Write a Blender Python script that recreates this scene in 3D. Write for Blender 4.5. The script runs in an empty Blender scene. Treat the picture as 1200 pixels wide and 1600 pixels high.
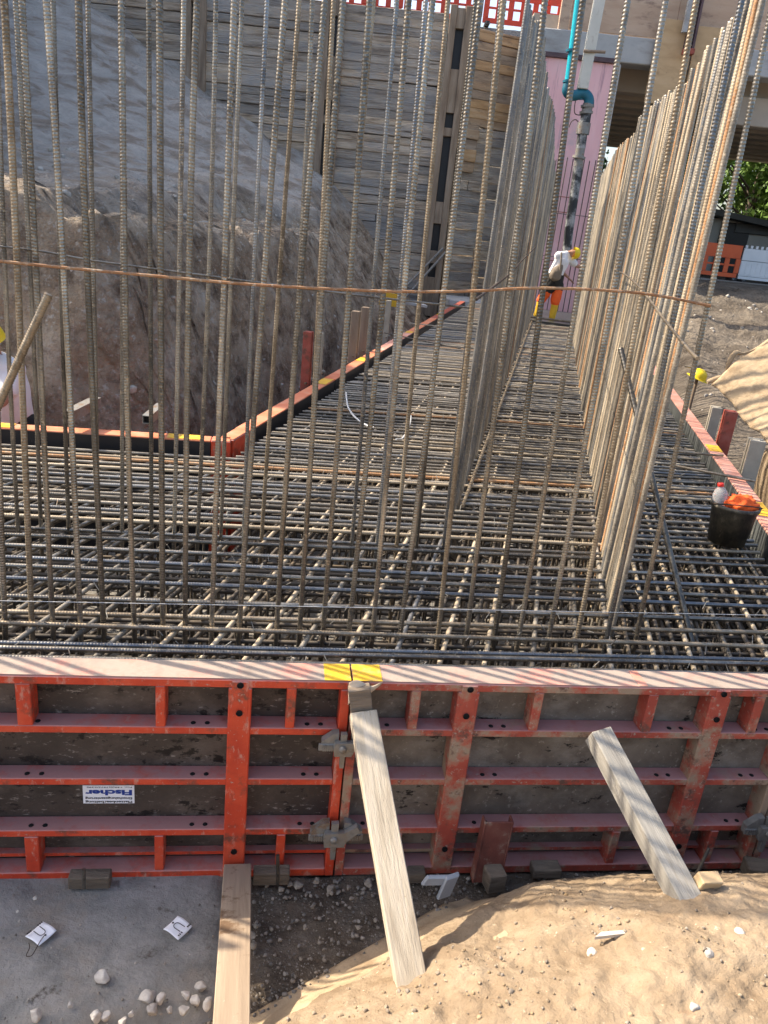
import bpy, bmesh, math, random
import numpy as np
from mathutils import Vector, Matrix, Quaternion, noise as mnoise
from math import sin, cos, pi, radians, sqrt, atan2

random.seed(7); rng = np.random.default_rng(7)
S = bpy.context.scene
COL = S.collection
V = Vector

# ------------------------------------------------------------------ camera
FPX = 1202.0; PITCH = radians(20.3); ROLL = radians(6.0); H = 1.55
Fv = V((0, cos(PITCH), -sin(PITCH))); R0 = V((1, 0, 0)); U0 = V((0, sin(PITCH), cos(PITCH)))
Rv = R0 * cos(ROLL) + U0 * sin(ROLL); Uv = -R0 * sin(ROLL) + U0 * cos(ROLL)
CAM = V((0, 0, H))
cam = bpy.data.cameras.new('camera'); cam.sensor_fit = 'AUTO'; cam.sensor_width = 36.0
cam.lens = FPX / 1600 * 36; cam.clip_start = 0.02; cam.clip_end = 2000
co = bpy.data.objects.new('camera', cam); COL.objects.link(co)
co.matrix_world = Matrix(((Rv.x, Uv.x, -Fv.x, 0), (Rv.y, Uv.y, -Fv.y, 0), (Rv.z, Uv.z, -Fv.z, H), (0, 0, 0, 1)))
S.camera = co

# measuring helpers: where a sight line of the survey photograph meets a plane of the site
def ray(x, y): return Fv * FPX + Rv * (x - 600) + Uv * (800 - y)
def at(x, y, z):
    d = ray(x, y); return CAM + d * ((z - H) / d.z)
def atY(x, y, Y):
    d = ray(x, y); return CAM + d * (Y / d.y)
def atP(x, y, nn, k):
    d = ray(x, y); return CAM + d * ((k - CAM.dot(nn)) / d.dot(nn))

# site axes: c along the front formwork, m away from it; u along the long footing, n to its right
cv = V((.988, .152, 0)).normalized(); mv = V((-cv.y, cv.x, 0))
uv_ = V((.1771, .9842, 0)).normalized(); nv = V((uv_.y, -uv_.x, 0))
Z = V((0, 0, 1))
def FW(s, p, z): return cv * s + mv * p + Z * z
def UN(a, t, z): return nv * a + uv_ * t + Z * z
nm = nv.dot(mv); nc = nv.dot(cv); mu = mv.dot(uv_)
def s_of(a, p): return (a - nm * p) / nc          # s where offset a is met at depth p
def t_of(a, p): return (p - a * mv.dot(nv)) / mu

# ------------------------------------------------------------------ numpy noise
_perm = rng.permutation(512); _perm = np.concatenate([_perm, _perm, _perm])
_grad = rng.normal(size=(512, 3)); _grad /= np.linalg.norm(_grad, axis=1)[:, None]
def perlin(x, y, z=None):
    x = np.asarray(x, float); y = np.asarray(y, float); z = np.zeros_like(x) if z is None else np.asarray(z, float)
    xi = np.floor(x).astype(int); yi = np.floor(y).astype(int); zi = np.floor(z).astype(int)
    xf, yf, zf = x - xi, y - yi, z - zi
    f = lambda t: t * t * t * (t * (t * 6 - 15) + 10)
    a, b, c_ = f(xf), f(yf), f(zf); out = 0
    for i in (0, 1):
        for j in (0, 1):
            for k in (0, 1):
                h = _perm[(_perm[(_perm[(xi + i) & 511] + yi + j) & 511] + zi + k) & 511]
                g = _grad[h & 511]
                dt = g[..., 0] * (xf - i) + g[..., 1] * (yf - j) + g[..., 2] * (zf - k)
                out = out + dt * (a if i else 1 - a) * (b if j else 1 - b) * (c_ if k else 1 - c_)
    return out
def fbm(x, y, z=None, o=4, s=1.0):
    t = 0; a = 1; z = np.zeros_like(np.asarray(x, float)) if z is None else z
    for i in range(o):
        t = t + a * perlin(x * s + 17 * i, y * s - 9 * i, z * s + 5 * i); a *= .5; s *= 2.03
    return t
def sst(e0, e1, x):
    t = np.clip((x - e0) / (e1 - e0), 0, 1); return t * t * (3 - 2 * t)

# ------------------------------------------------------------------ materials
def mat(name, stops, scale=4.0, rough=.8, metal=0.0, bump=.2, bscale=None, detail=8, stretch=(1, 1, 1), objrand=0.0,
        second=None, dust=None, spec=.4, coords='Object', bdist=.02, contrast=(.3, .7), distort=0.3, island=0):
    m = bpy.data.materials.new(name); m.use_nodes = True
    nt = m.node_tree; N = nt.nodes; L = nt.links; b = N['Principled BSDF']
    b.inputs['Roughness'].default_value = rough; b.inputs['Metallic'].default_value = metal
    b.inputs['Specular IOR Level'].default_value = spec
    tc = N.new('ShaderNodeTexCoord'); mp = N.new('ShaderNodeMapping'); mp.inputs['Scale'].default_value = stretch
    oi = N.new('ShaderNodeObjectInfo')
    L.new(tc.outputs[coords], mp.inputs['Vector'])
    if objrand:
        vm = N.new('ShaderNodeVectorMath'); vm.operation = 'SCALE'; vm.inputs[0].default_value = (37, 91, 53)
        L.new(oi.outputs['Random'], vm.inputs['Scale']); L.new(vm.outputs[0], mp.inputs['Location'])
    nz = N.new('ShaderNodeTexNoise'); nz.inputs['Scale'].default_value = scale; nz.inputs['Detail'].default_value = detail
    nz.inputs['Roughness'].default_value = .62; nz.inputs['Distortion'].default_value = distort
    L.new(mp.outputs[0], nz.inputs['Vector'])
    rp = N.new('ShaderNodeValToRGB'); el = rp.color_ramp.elements
    n = len(stops)
    for i, cl in enumerate(stops):
        pos = contrast[0] + (contrast[1] - contrast[0]) * i / max(1, n - 1)
        e = el[i] if i < 2 else el.new(pos)
        e.position = pos; e.color = (*cl, 1)
    L.new(nz.outputs['Fac'], rp.inputs['Fac']); col = rp.outputs['Color']
    if second:                                   # (colour, scale, lo, hi, stretch): blotches with a shape of their own
        for (c2, sc2, lo, hi, st2) in second:
            mp2 = N.new('ShaderNodeMapping'); mp2.inputs['Scale'].default_value = st2; L.new(tc.outputs[coords], mp2.inputs['Vector'])
            if objrand: L.new(vm.outputs[0], mp2.inputs['Location'])
            n2 = N.new('ShaderNodeTexNoise'); n2.inputs['Scale'].default_value = sc2; n2.inputs['Detail'].default_value = 10
            n2.inputs['Roughness'].default_value = .7
            L.new(mp2.outputs[0], n2.inputs['Vector'])
            mr = N.new('ShaderNodeMapRange'); mr.inputs['From Min'].default_value = lo - .055; mr.inputs['From Max'].default_value = hi - .055
            L.new(n2.outputs['Fac'], mr.inputs['Value'])
            mx = N.new('ShaderNodeMix'); mx.data_type = 'RGBA'; L.new(mr.outputs[0], mx.inputs['Factor'])
            L.new(col, mx.inputs['A']); mx.inputs['B'].default_value = (*c2, 1); col = mx.outputs['Result']
    if dust:                                     # settled dust lies on upward faces: (colour, amount, scale)
        ge = N.new('ShaderNodeNewGeometry'); sx = N.new('ShaderNodeSeparateXYZ'); L.new(ge.outputs['True Normal'], sx.inputs[0])
        mr = N.new('ShaderNodeMapRange'); mr.inputs['From Min'].default_value = .4; mr.inputs['From Max'].default_value = .8
        L.new(sx.outputs['Z'], mr.inputs['Value'])
        n3 = N.new('ShaderNodeTexNoise'); n3.inputs['Scale'].default_value = dust[2]; n3.inputs['Detail'].default_value = 9
        n3.inputs['Roughness'].default_value = .7; L.new(mp.outputs[0], n3.inputs['Vector'])
        m3 = N.new('ShaderNodeMapRange'); m3.inputs['From Min'].default_value = .62 - dust[1] * .45; m3.inputs['From Max'].default_value = .80 - dust[1] * .35
        L.new(n3.outputs['Fac'], m3.inputs['Value'])
        mu_ = N.new('ShaderNodeMath'); mu_.operation = 'MULTIPLY'; L.new(mr.outputs[0], mu_.inputs[0]); L.new(m3.outputs[0], mu_.inputs[1])
        mx = N.new('ShaderNodeMix'); mx.data_type = 'RGBA'; L.new(mu_.outputs[0], mx.inputs['Factor'])
        L.new(col, mx.inputs['A']); mx.inputs['B'].default_value = (*dust[0], 1); col = mx.outputs['Result']
    if objrand:
        mr = N.new('ShaderNodeMapRange'); mr.inputs['To Min'].default_value = 1 - objrand; mr.inputs['To Max'].default_value = 1 + objrand
        L.new(oi.outputs['Random'], mr.inputs['Value'])
        hv = N.new('ShaderNodeHueSaturation'); L.new(mr.outputs[0], hv.inputs['Value']); L.new(col, hv.inputs['Color']); col = hv.outputs['Color']
    if island:
        ge = N.new('ShaderNodeNewGeometry'); mr = N.new('ShaderNodeMapRange'); mr.inputs['To Min'].default_value = 1 - island; mr.inputs['To Max'].default_value = 1 + island
        L.new(ge.outputs['Random Per Island'], mr.inputs['Value'])
        hv = N.new('ShaderNodeHueSaturation'); L.new(mr.outputs[0], hv.inputs['Value']); L.new(col, hv.inputs['Color']); col = hv.outputs['Color']
        m2 = N.new('ShaderNodeMapRange'); m2.inputs['To Min'].default_value = .6; m2.inputs['To Max'].default_value = 1.25; L.new(ge.outputs['Random Per Island'], m2.inputs['Value']); L.new(m2.outputs[0], hv.inputs['Saturation'])
    L.new(col, b.inputs['Base Color'])
    if bump:
        nb = N.new('ShaderNodeTexNoise'); nb.inputs['Scale'].default_value = bscale or scale * 3; nb.inputs['Detail'].default_value = 10
        nb.inputs['Roughness'].default_value = .65; L.new(mp.outputs[0], nb.inputs['Vector'])
        bp = N.new('ShaderNodeBump'); bp.inputs['Strength'].default_value = bump; bp.inputs['Distance'].default_value = bdist
        L.new(nb.outputs['Fac'], bp.inputs['Height']); L.new(bp.outputs[0], b.inputs['Normal'])
    return m

M = {}
SP = [((.40, .34, .26), 60, .58, .72, (1, 1, 1)), ((.07, .055, .045), 90, .62, .75, (1, 1, .6))]
M['bar_grey'] = mat('bar_grey', [(.085, .078, .07), (.19, .178, .158), (.34, .318, .275)], 7, .32, .85, 0, objrand=.4, stretch=(1, 1, .5), second=SP)
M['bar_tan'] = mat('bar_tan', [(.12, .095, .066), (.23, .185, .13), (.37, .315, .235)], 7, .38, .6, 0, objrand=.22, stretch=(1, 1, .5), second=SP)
M['bar_rust'] = mat('bar_rust', [(.17, .08, .037), (.29, .145, .065), (.29, .19, .11)], 7, .6, .1, 0, objrand=.2, stretch=(1, 1, .5), second=SP)
M['bar_blue'] = mat('bar_blue', [(.085, .092, .105), (.18, .19, .205), (.31, .315, .315)], 7, .32, .88, 0, objrand=.2, stretch=(1, 1, .5), second=SP)
M['mat_grey'] = mat('mat_grey', [(.11, .099, .085), (.21, .192, .163), (.35, .32, .265)], 7, .42, .35, 0, objrand=.4, stretch=(1, 1, .5), second=SP)  # paler copies of the bar colours: dust, and sunlight put into the tone
M['mat_blue'] = mat('mat_blue', [(.11, .113, .118), (.20, .205, .21), (.33, .328, .315)], 7, .38, .5, 0, objrand=.25, stretch=(1, 1, .5), second=SP)
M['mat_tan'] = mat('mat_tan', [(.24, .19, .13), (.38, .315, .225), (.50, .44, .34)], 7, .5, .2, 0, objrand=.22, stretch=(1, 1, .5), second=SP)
M['mat_rust'] = mat('mat_rust', [(.22, .11, .05), (.36, .195, .09), (.40, .28, .17)], 7, .6, .1, 0, objrand=.2, stretch=(1, 1, .5), second=SP)
M['far_bar'] = mat('far_bar', [(.22, .195, .16), (.33, .295, .24), (.44, .385, .30)], 5, .5, .3, 0, island=.35)
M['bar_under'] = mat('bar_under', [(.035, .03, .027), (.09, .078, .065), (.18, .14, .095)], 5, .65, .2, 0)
M['red'] = mat('red_paint', [(.42, .035, .015), (.54, .058, .022), (.60, .09, .04)], 6, .5, 0, .12, 30,
               second=[((.17, .055, .035), 9, .59, .70, (1, 1, 1)), ((.52, .28, .21), 22, .62, .74, (1, 1, .4)), ((.38, .30, .25), 60, .66, .74, (1, 1, 1))],
               dust=((.40, .20, .18), .85, 7))
M['red_old'] = mat('red_old', [(.27, .045, .032), (.38, .07, .042), (.40, .16, .10)], 5, .65, 0, .15, 30,
                   second=[((.30, .22, .15), 5, .53, .64, (1, 1, 1)), ((.12, .06, .045), 14, .60, .70, (1, 1, 1)), ((.36, .30, .24), 45, .63, .72, (1, 1, 1))],
                   dust=((.38, .19, .18), .8, 7))
M['rail_top'] = mat('rail_top', [(.235, .19, .16), (.325, .265, .222), (.34, .22, .185)], 9, .85, 0, .1, 40,
                    second=[((.55, .20, .15), 5, .57, .74, (1, 1, 1))])
M['rail_top_red'] = mat('rail_top_red', [(.50, .20, .14), (.56, .27, .20), (.58, .36, .30)], 5, .8, 0, .1, 40)
M['orange_top'] = mat('orange_top', [(.50, .12, .05), (.58, .20, .10), (.50, .28, .20)], 5, .7, 0, .1, 40)
M['yellow'] = mat('yellow_paint', [(.62, .36, .02), (.72, .44, .03)], 12, .6, 0, .1, 40, second=[((.45, .30, .12), 14, .58, .7, (1, 1, 1))])
M['ply_dark'] = mat('ply_dark', [(.030, .022, .018), (.055, .042, .034), (.085, .066, .052)], 3, .6, 0, .15, 30,
                    second=[((.25, .22, .19), 26, .635, .72, (1, 1, 2.5)), ((.13, .105, .085), 3, .55, .75, (1, 1, 1.5)), ((.008, .006, .005), 9, .615, .66, (1, 1, 1.6))])
M['ply_grey'] = mat('ply_grey', [(.075, .06, .046), (.13, .105, .08), (.19, .16, .125)], 5, .75, 0, .2, 40,
                    second=[((.24, .215, .18), 3.5, .54, .76, (1, 1, 1.5)), ((.30, .27, .22), 40, .64, .74, (1, 1, 1)), ((.010, .008, .006), 8, .65, .69, (1, 1, 2))])
M['film_black'] = mat('film_black', [(.008, .009, .012), (.016, .017, .022)], 4, .45, 0, .05, second=[((.10, .10, .10), 30, .70, .78, (1, 1, .3))])
M['film_grey'] = mat('film_grey', [(.05, .055, .055), (.11, .12, .12)], 3, .5, 0, .05, second=[((.22, .22, .20), 20, .62, .75, (1, 1, .3))])
M['black'] = mat('hole_black', [(.004, .004, .004), (.006, .005, .005)], 3, .9, 0, 0)
M['galv'] = mat('galvanised', [(.15, .148, .14), (.24, .238, .225), (.21, .18, .145)], 14, .55, .45, .1, 60, second=[((.20, .13, .08), 12, .6, .7, (1, 1, 1))])
M['plank'] = mat('plank_pale', [(.30, .25, .185), (.44, .38, .29), (.52, .46, .37)], 5, .85, 0, .6, 18, stretch=(6, 6, .7), bdist=.007,
                 second=[((.30, .24, .17), 10, .63, .75, (3, 3, .25)), ((.25, .20, .14), 60, .70, .76, (1, 1, 1))])
M['plank_grey'] = mat('plank_grey', [(.21, .195, .17), (.30, .285, .25), (.38, .36, .32)], 5, .85, 0, .7, 14, stretch=(6, 6, .4), bdist=.010,
                      second=[((.22, .19, .15), 8, .62, .76, (3, 3, .3))])
M['plank_brown'] = mat('plank_brown', [(.20, .15, .105), (.29, .225, .16), (.36, .285, .205)], 4, .8, 0, .35, 14, stretch=(5, 5, .3), bdist=.006,
                       second=[((.13, .08, .045), 5, .60, .68, (1, 1, 1.4)), ((.42, .36, .28), 40, .70, .76, (1, 1, 1))])
M['block'] = mat('wood_block', [(.10, .08, .06), (.17, .135, .10), (.24, .19, .14)], 9, .9, 0, .7, 30, stretch=(.5, 2, 4), objrand=.2)
M['block_new'] = mat('wood_new', [(.45, .32, .17), (.56, .42, .25)], 6, .75, 0, .3, 20, stretch=(1, 1, 4))
M['lag'] = mat('lagging_wood', [(.25, .195, .145), (.40, .325, .25), (.52, .44, .35), (.60, .53, .445)], 2.2, .9, 0, .9, 7, stretch=(.45, 1, 4.5), bdist=.08, island=.3,
               second=[((.38, .36, .34), 1.1, .52, .68, (.6, 1, 1.4)), ((.12, .095, .075), 3, .62, .74, (.3, 1, 3))])
M['lag_new'] = mat('lagging_new', [(.26, .18, .115), (.36, .26, .17), (.43, .34, .25)], 2, .85, 0, .5, 8, island=.25, stretch=(.6, 1, 5), bdist=.03,
                   second=[((.20, .15, .11), 3, .58, .7, (.5, 1, 2))])
M['pile'] = mat('pile_wood', [(.17, .125, .09), (.26, .20, .145), (.33, .27, .21)], 3, .85, 0, .4, 12, stretch=(3, 3, .4), bdist=.02)
M['post_red'] = mat('post_red', [(.22, .05, .035), (.33, .075, .05), (.36, .12, .09)], 7, .6, 0, .1, 30, second=[((.14, .06, .04), 10, .58, .7, (1, 1, 1))])
M['prop_red'] = mat('prop_red', [(.09, .03, .022), (.15, .045, .032), (.20, .08, .055)], 7, .65, 0, .15, 30, second=[((.24, .16, .12), 14, .6, .7, (1, 1, 1))])
M['post_grey'] = mat('post_grey', [(.33, .30, .24), (.43, .40, .33)], 7, .8, 0, .1, 30)
M['concrete'] = mat('concrete', [(.145, .140, .13), (.235, .228, .21), (.315, .30, .275)], 7, .9, 0, .8, 38, bdist=.014,
                    second=[((.075, .062, .05), 6, .66, .73, (1, 1, 1)), ((.25, .215, .175), 2.2, .55, .7, (1, 1, 1)), ((.34, .34, .33), 60, .70, .77, (1, 1, 1))])
M['conc_light'] = mat('concrete_light', [(.33, .34, .35), (.40, .41, .41), (.46, .46, .45)], 1.2, .85, 0, .15, 10, second=[((.26, .25, .24), .8, .58, .75, (1, 1, 3))])
M['conc_beige'] = mat('concrete_beige', [(.34, .30, .255), (.46, .41, .345)], .8, .9, 0, .2, 8)
M['conc_wet'] = mat('concrete_wet', [(.035, .04, .045), (.07, .078, .085)], 4, .3, 0, .5, 12)
M['pink'] = mat('pink_board', [(.76, .44, .46), (.82, .49, .51), (.85, .56, .57)], 1.4, .7, 0, .05, 10, stretch=(1.5, 1, .4),
                second=[((.42, .22, .27), 3, .63, .74, (2.5, 1, .15)), ((.52, .42, .45), .9, .6, .75, (1, 1, 1))])
M['orange'] = mat('orange_plastic', [(.62, .10, .03), (.70, .13, .04)], 4, .5, 0, .03, second=[((.50, .14, .08), 3, .6, .75, (1, 1, 1))])
M['red_plastic'] = mat('red_plastic', [(.55, .055, .03), (.62, .07, .035)], 4, .5, 0, .03, second=[((.40, .07, .05), 3, .6, .75, (1, 1, 1))])
M['white_plastic'] = mat('white_plastic', [(.68, .70, .72), (.76, .77, .78)], 3, .5, 0, .03, second=[((.55, .55, .54), 4, .62, .75, (1, 1, 1))])
M['tanply'] = mat('tan_plywood', [(.44, .30, .16), (.54, .375, .21), (.58, .42, .25)], 1.6, .7, 0, .15, 10, stretch=(1, 1, 3),
                  second=[((.30, .19, .10), 1.4, .6, .72, (1, 1, 1)), ((.25, .14, .06), 7, .72, .76, (1, 1, 1))])
M['browply'] = mat('brown_plywood', [(.42, .29, .205), (.50, .365, .265), (.55, .42, .32)], 1.2, .75, 0, .15, 10, stretch=(.6, 1, 3),
                   second=[((.26, .18, .14), 2, .6, .72, (1, 1, 3))])
M['channel'] = mat('dark_channel', [(.07, .045, .055), (.13, .085, .09)], 4, .6, .2, .1)
M['cyan'] = mat('cyan_pipe', [(.01, .36, .46), (.015, .42, .52)], 4, .35, 0, .02)
M['teal'] = mat('teal_elbow', [(.008, .10, .16), (.015, .15, .21)], 6, .45, 0, .05)
M['boom'] = mat('boom_white', [(.52, .52, .46), (.62, .61, .55)], 3, .5, 0, .05, second=[((.32, .28, .22), 5, .62, .75, (1, 1, .5))])
M['hose'] = mat('rubber_hose', [(.015, .018, .022), (.04, .042, .045)], 4, .6, 0, .1, second=[((.30, .31, .31), 3, .56, .66, (1, 1, 1))])
M['helmet'] = mat('helmet_yellow', [(.75, .55, .015), (.80, .60, .02)], 5, .35, 0, 0)
M['skin'] = mat('skin', [(.33, .17, .11), (.40, .22, .15)], 14, .55, 0, .02)
M['beard'] = mat('beard', [(.03, .015, .01), (.05, .025, .015)], 30, .9, 0, .4)
M['shirt'] = mat('white_shirt', [(.66, .67, .70), (.76, .77, .79)], 12, .9, 0, .15, 25)
M['overall'] = mat('olive_overall', [(.17, .14, .11), (.25, .21, .165)], 12, .9, 0, .2, 30)
M['dark_cloth'] = mat('dark_cloth', [(.012, .012, .012), (.03, .028, .026)], 12, .9, 0, .2, 30)
M['hi_orange'] = mat('hi_vis_orange', [(.80, .10, .015), (.88, .15, .03)], 8, .8, 0, .1, 20)
M['boot'] = mat('boot_yellow', [(.68, .42, .03), (.76, .50, .05)], 8, .5, 0, .05)
M['bucket'] = mat('bucket_black', [(.02, .021, .021), (.045, .046, .044)], 6, .5, 0, .1, 20,
                  second=[((.14, .125, .095), 5, .53, .72, (1, 1, 1)), ((.22, .20, .16), 22, .62, .74, (1, 1, .5))])
M['fleece'] = mat('geotextile', [(.32, .235, .145), (.40, .305, .195), (.45, .35, .23)], 5, .95, 0, .5, 30, bdist=.02, second=[((.25, .18, .11), 6, .58, .72, (1, 1, 1))])
M['paper'] = mat('paper', [(.78, .80, .84), (.82, .83, .86)], 10, .8, 0, .03)
M['ink'] = mat('ink_black', [(.012, .012, .016), (.016, .016, .02)], 4, .6, 0, 0)
M['blue_ink'] = mat('ink_blue', [(.015, .045, .25), (.018, .05, .28)], 4, .6, 0, 0)
M['stone'] = mat('stone_pale', [(.34, .30, .26), (.47, .435, .385), (.56, .53, .475)], 30, .85, 0, .4, 30, objrand=.2)
M['pebble'] = mat('pebble', [(.09, .08, .07), (.19, .17, .145), (.36, .33, .29)], 22, .85, 0, .3, 60, contrast=(.28, .72), island=.35)
M['leaf'] = mat('leaf_green', [(.05, .10, .016), (.10, .18, .03), (.15, .24, .045)], 1.1, .6, 0, 0, spec=.3)
M['leaf_dark'] = mat('leaf_dark', [(.02, .055, .014), (.045, .10, .022), (.08, .14, .03)], 1.1, .6, 0, 0, spec=.3)
M['bark'] = mat('bark', [(.05, .038, .028), (.11, .085, .06)], 8, .9, 0, .5, stretch=(3, 3, .5))
M['hut_wall'] = mat('hut_wall', [(.36, .36, .35), (.44, .44, .42)], 1, .8, 0, .05)
M['roof'] = mat('dark_roof', [(.035, .038, .042), (.065, .068, .07)], 2, .5, 0, .1)
M['cable'] = mat('cable_white', [(.44, .46, .47), (.50, .51, .52)], 4, .5, 0, 0)
M['wire'] = mat('wire_dark', [(.03, .024, .02), (.07, .045, .03)], 8, .7, .2, 0)
M['film'] = mat('torn_film', [(.40, .30, .20), (.62, .52, .40)], 8, .5, 0, .2)
M['plastic_clear'] = mat('clear_plastic', [(.30, .33, .36), (.42, .45, .48)], 8, .2, 0, .1)
M['red_cap'] = mat('red_cap', [(.70, .03, .02), (.75, .04, .03)], 4, .4, 0, 0)
g = bpy.data.materials.new('pet_plastic'); g.use_nodes = True; gb = g.node_tree.nodes['Principled BSDF']
gb.inputs['Base Color'].default_value = (.85, .88, .9, 1); gb.inputs['Roughness'].default_value = .12
gb.inputs['Transmission Weight'].default_value = .75; gb.inputs['IOR'].default_value = 1.25; M['pet'] = g

def soil(name, cols, spots, grey=None, sc=1.0, bump=.9, bd=.06):
    m = mat(name, cols, 2.2 * sc, .95, 0, bump, 9 * sc, second=spots, bdist=bd, spec=.15, contrast=(.33, .67))
    if grey:          # a higher, smoother clay bed above the broken soil: a layer of the ground itself
        nt = m.node_tree; N = nt.nodes; L = nt.links; b = N['Principled BSDF']
        src = b.inputs['Base Color'].links[0].from_socket
        ge = N.new('ShaderNodeNewGeometry'); sx = N.new('ShaderNodeSeparateXYZ'); L.new(ge.outputs['Position'], sx.inputs[0])
        nz = N.new('ShaderNodeTexNoise'); nz.inputs['Scale'].default_value = .9; nz.inputs['Detail'].default_value = 8
        L.new(ge.outputs['Position'], nz.inputs['Vector'])
        ad = N.new('ShaderNodeMath'); ad.operation = 'MULTIPLY_ADD'; L.new(nz.outputs['Fac'], ad.inputs[0]); ad.inputs[1].default_value = 2.2
        L.new(sx.outputs['Z'], ad.inputs[2])
        mr = N.new('ShaderNodeMapRange'); mr.inputs['From Min'].default_value = grey[0]; mr.inputs['From Max'].default_value = grey[0] + .8
        L.new(ad.outputs[0], mr.inputs['Value'])
        mp = N.new('ShaderNodeMapping'); mp.inputs['Scale'].default_value = (.5, .5, 1.6); mp.inputs['Rotation'].default_value = (0, .6, .3)
        L.new(ge.outputs['Position'], mp.inputs['Vector'])
        n2 = N.new('ShaderNodeTexNoise'); n2.inputs['Scale'].default_value = 1.9; n2.inputs['Detail'].default_value = 14; n2.inputs['Roughness'].default_value = .66
        n2.inputs['Distortion'].default_value = .8
        L.new(mp.outputs[0], n2.inputs['Vector'])
        rp = N.new('ShaderNodeValToRGB'); e = rp.color_ramp.elements
        e[0].position = .30; e[0].color = (.20, .175, .15, 1); e[1].position = .70; e[1].color = (.50, .475, .44, 1)
        x = e.new(.5); x.color = (.385, .36, .33, 1); x = e.new(.41); x.color = (.29, .245, .20, 1)
        L.new(n2.outputs['Fac'], rp.inputs['Fac'])
        mx = N.new('ShaderNodeMix'); mx.data_type = 'RGBA'; L.new(mr.outputs[0], mx.inputs['Factor']); L.new(src, mx.inputs['A']); L.new(rp.outputs[0], mx.inputs['B'])
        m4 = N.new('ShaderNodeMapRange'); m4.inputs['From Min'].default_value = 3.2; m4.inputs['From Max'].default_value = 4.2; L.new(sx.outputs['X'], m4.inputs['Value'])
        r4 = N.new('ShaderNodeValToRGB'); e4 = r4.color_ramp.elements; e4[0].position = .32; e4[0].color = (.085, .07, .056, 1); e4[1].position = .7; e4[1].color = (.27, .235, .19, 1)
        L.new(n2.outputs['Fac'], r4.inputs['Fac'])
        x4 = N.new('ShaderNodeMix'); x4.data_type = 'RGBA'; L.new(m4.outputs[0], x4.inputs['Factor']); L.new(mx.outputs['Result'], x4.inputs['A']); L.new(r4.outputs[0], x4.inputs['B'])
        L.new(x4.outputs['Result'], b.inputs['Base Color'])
    return m
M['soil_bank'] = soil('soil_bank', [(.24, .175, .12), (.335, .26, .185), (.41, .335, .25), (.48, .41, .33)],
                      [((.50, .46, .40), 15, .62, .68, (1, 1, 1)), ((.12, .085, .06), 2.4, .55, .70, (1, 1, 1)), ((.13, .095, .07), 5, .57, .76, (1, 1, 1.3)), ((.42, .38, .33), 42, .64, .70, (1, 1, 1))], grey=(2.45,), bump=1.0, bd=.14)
M['soil_tan'] = soil('soil_tan', [(.20, .146, .094), (.265, .202, .135), (.32, .252, .175)],
                     [((.60, .52, .40), 34, .68, .76, (1, 1, 1)), ((.25, .17, .11), 9, .66, .76, (1, 1, 1))], sc=3.0, bump=.8, bd=.02)
M['clod'] = mat('clod', [(.19, .14, .088), (.28, .22, .15), (.36, .29, .205)], 16, .95, 0, .4, 60, contrast=(.34, .66), island=.10)
M['soil_dark'] = soil('soil_dark', [(.085, .068, .052), (.13, .105, .08), (.18, .15, .12)],
                      [((.40, .37, .33), 45, .66, .74, (1, 1, 1))], sc=4.0, bump=.9, bd=.03)

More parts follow.
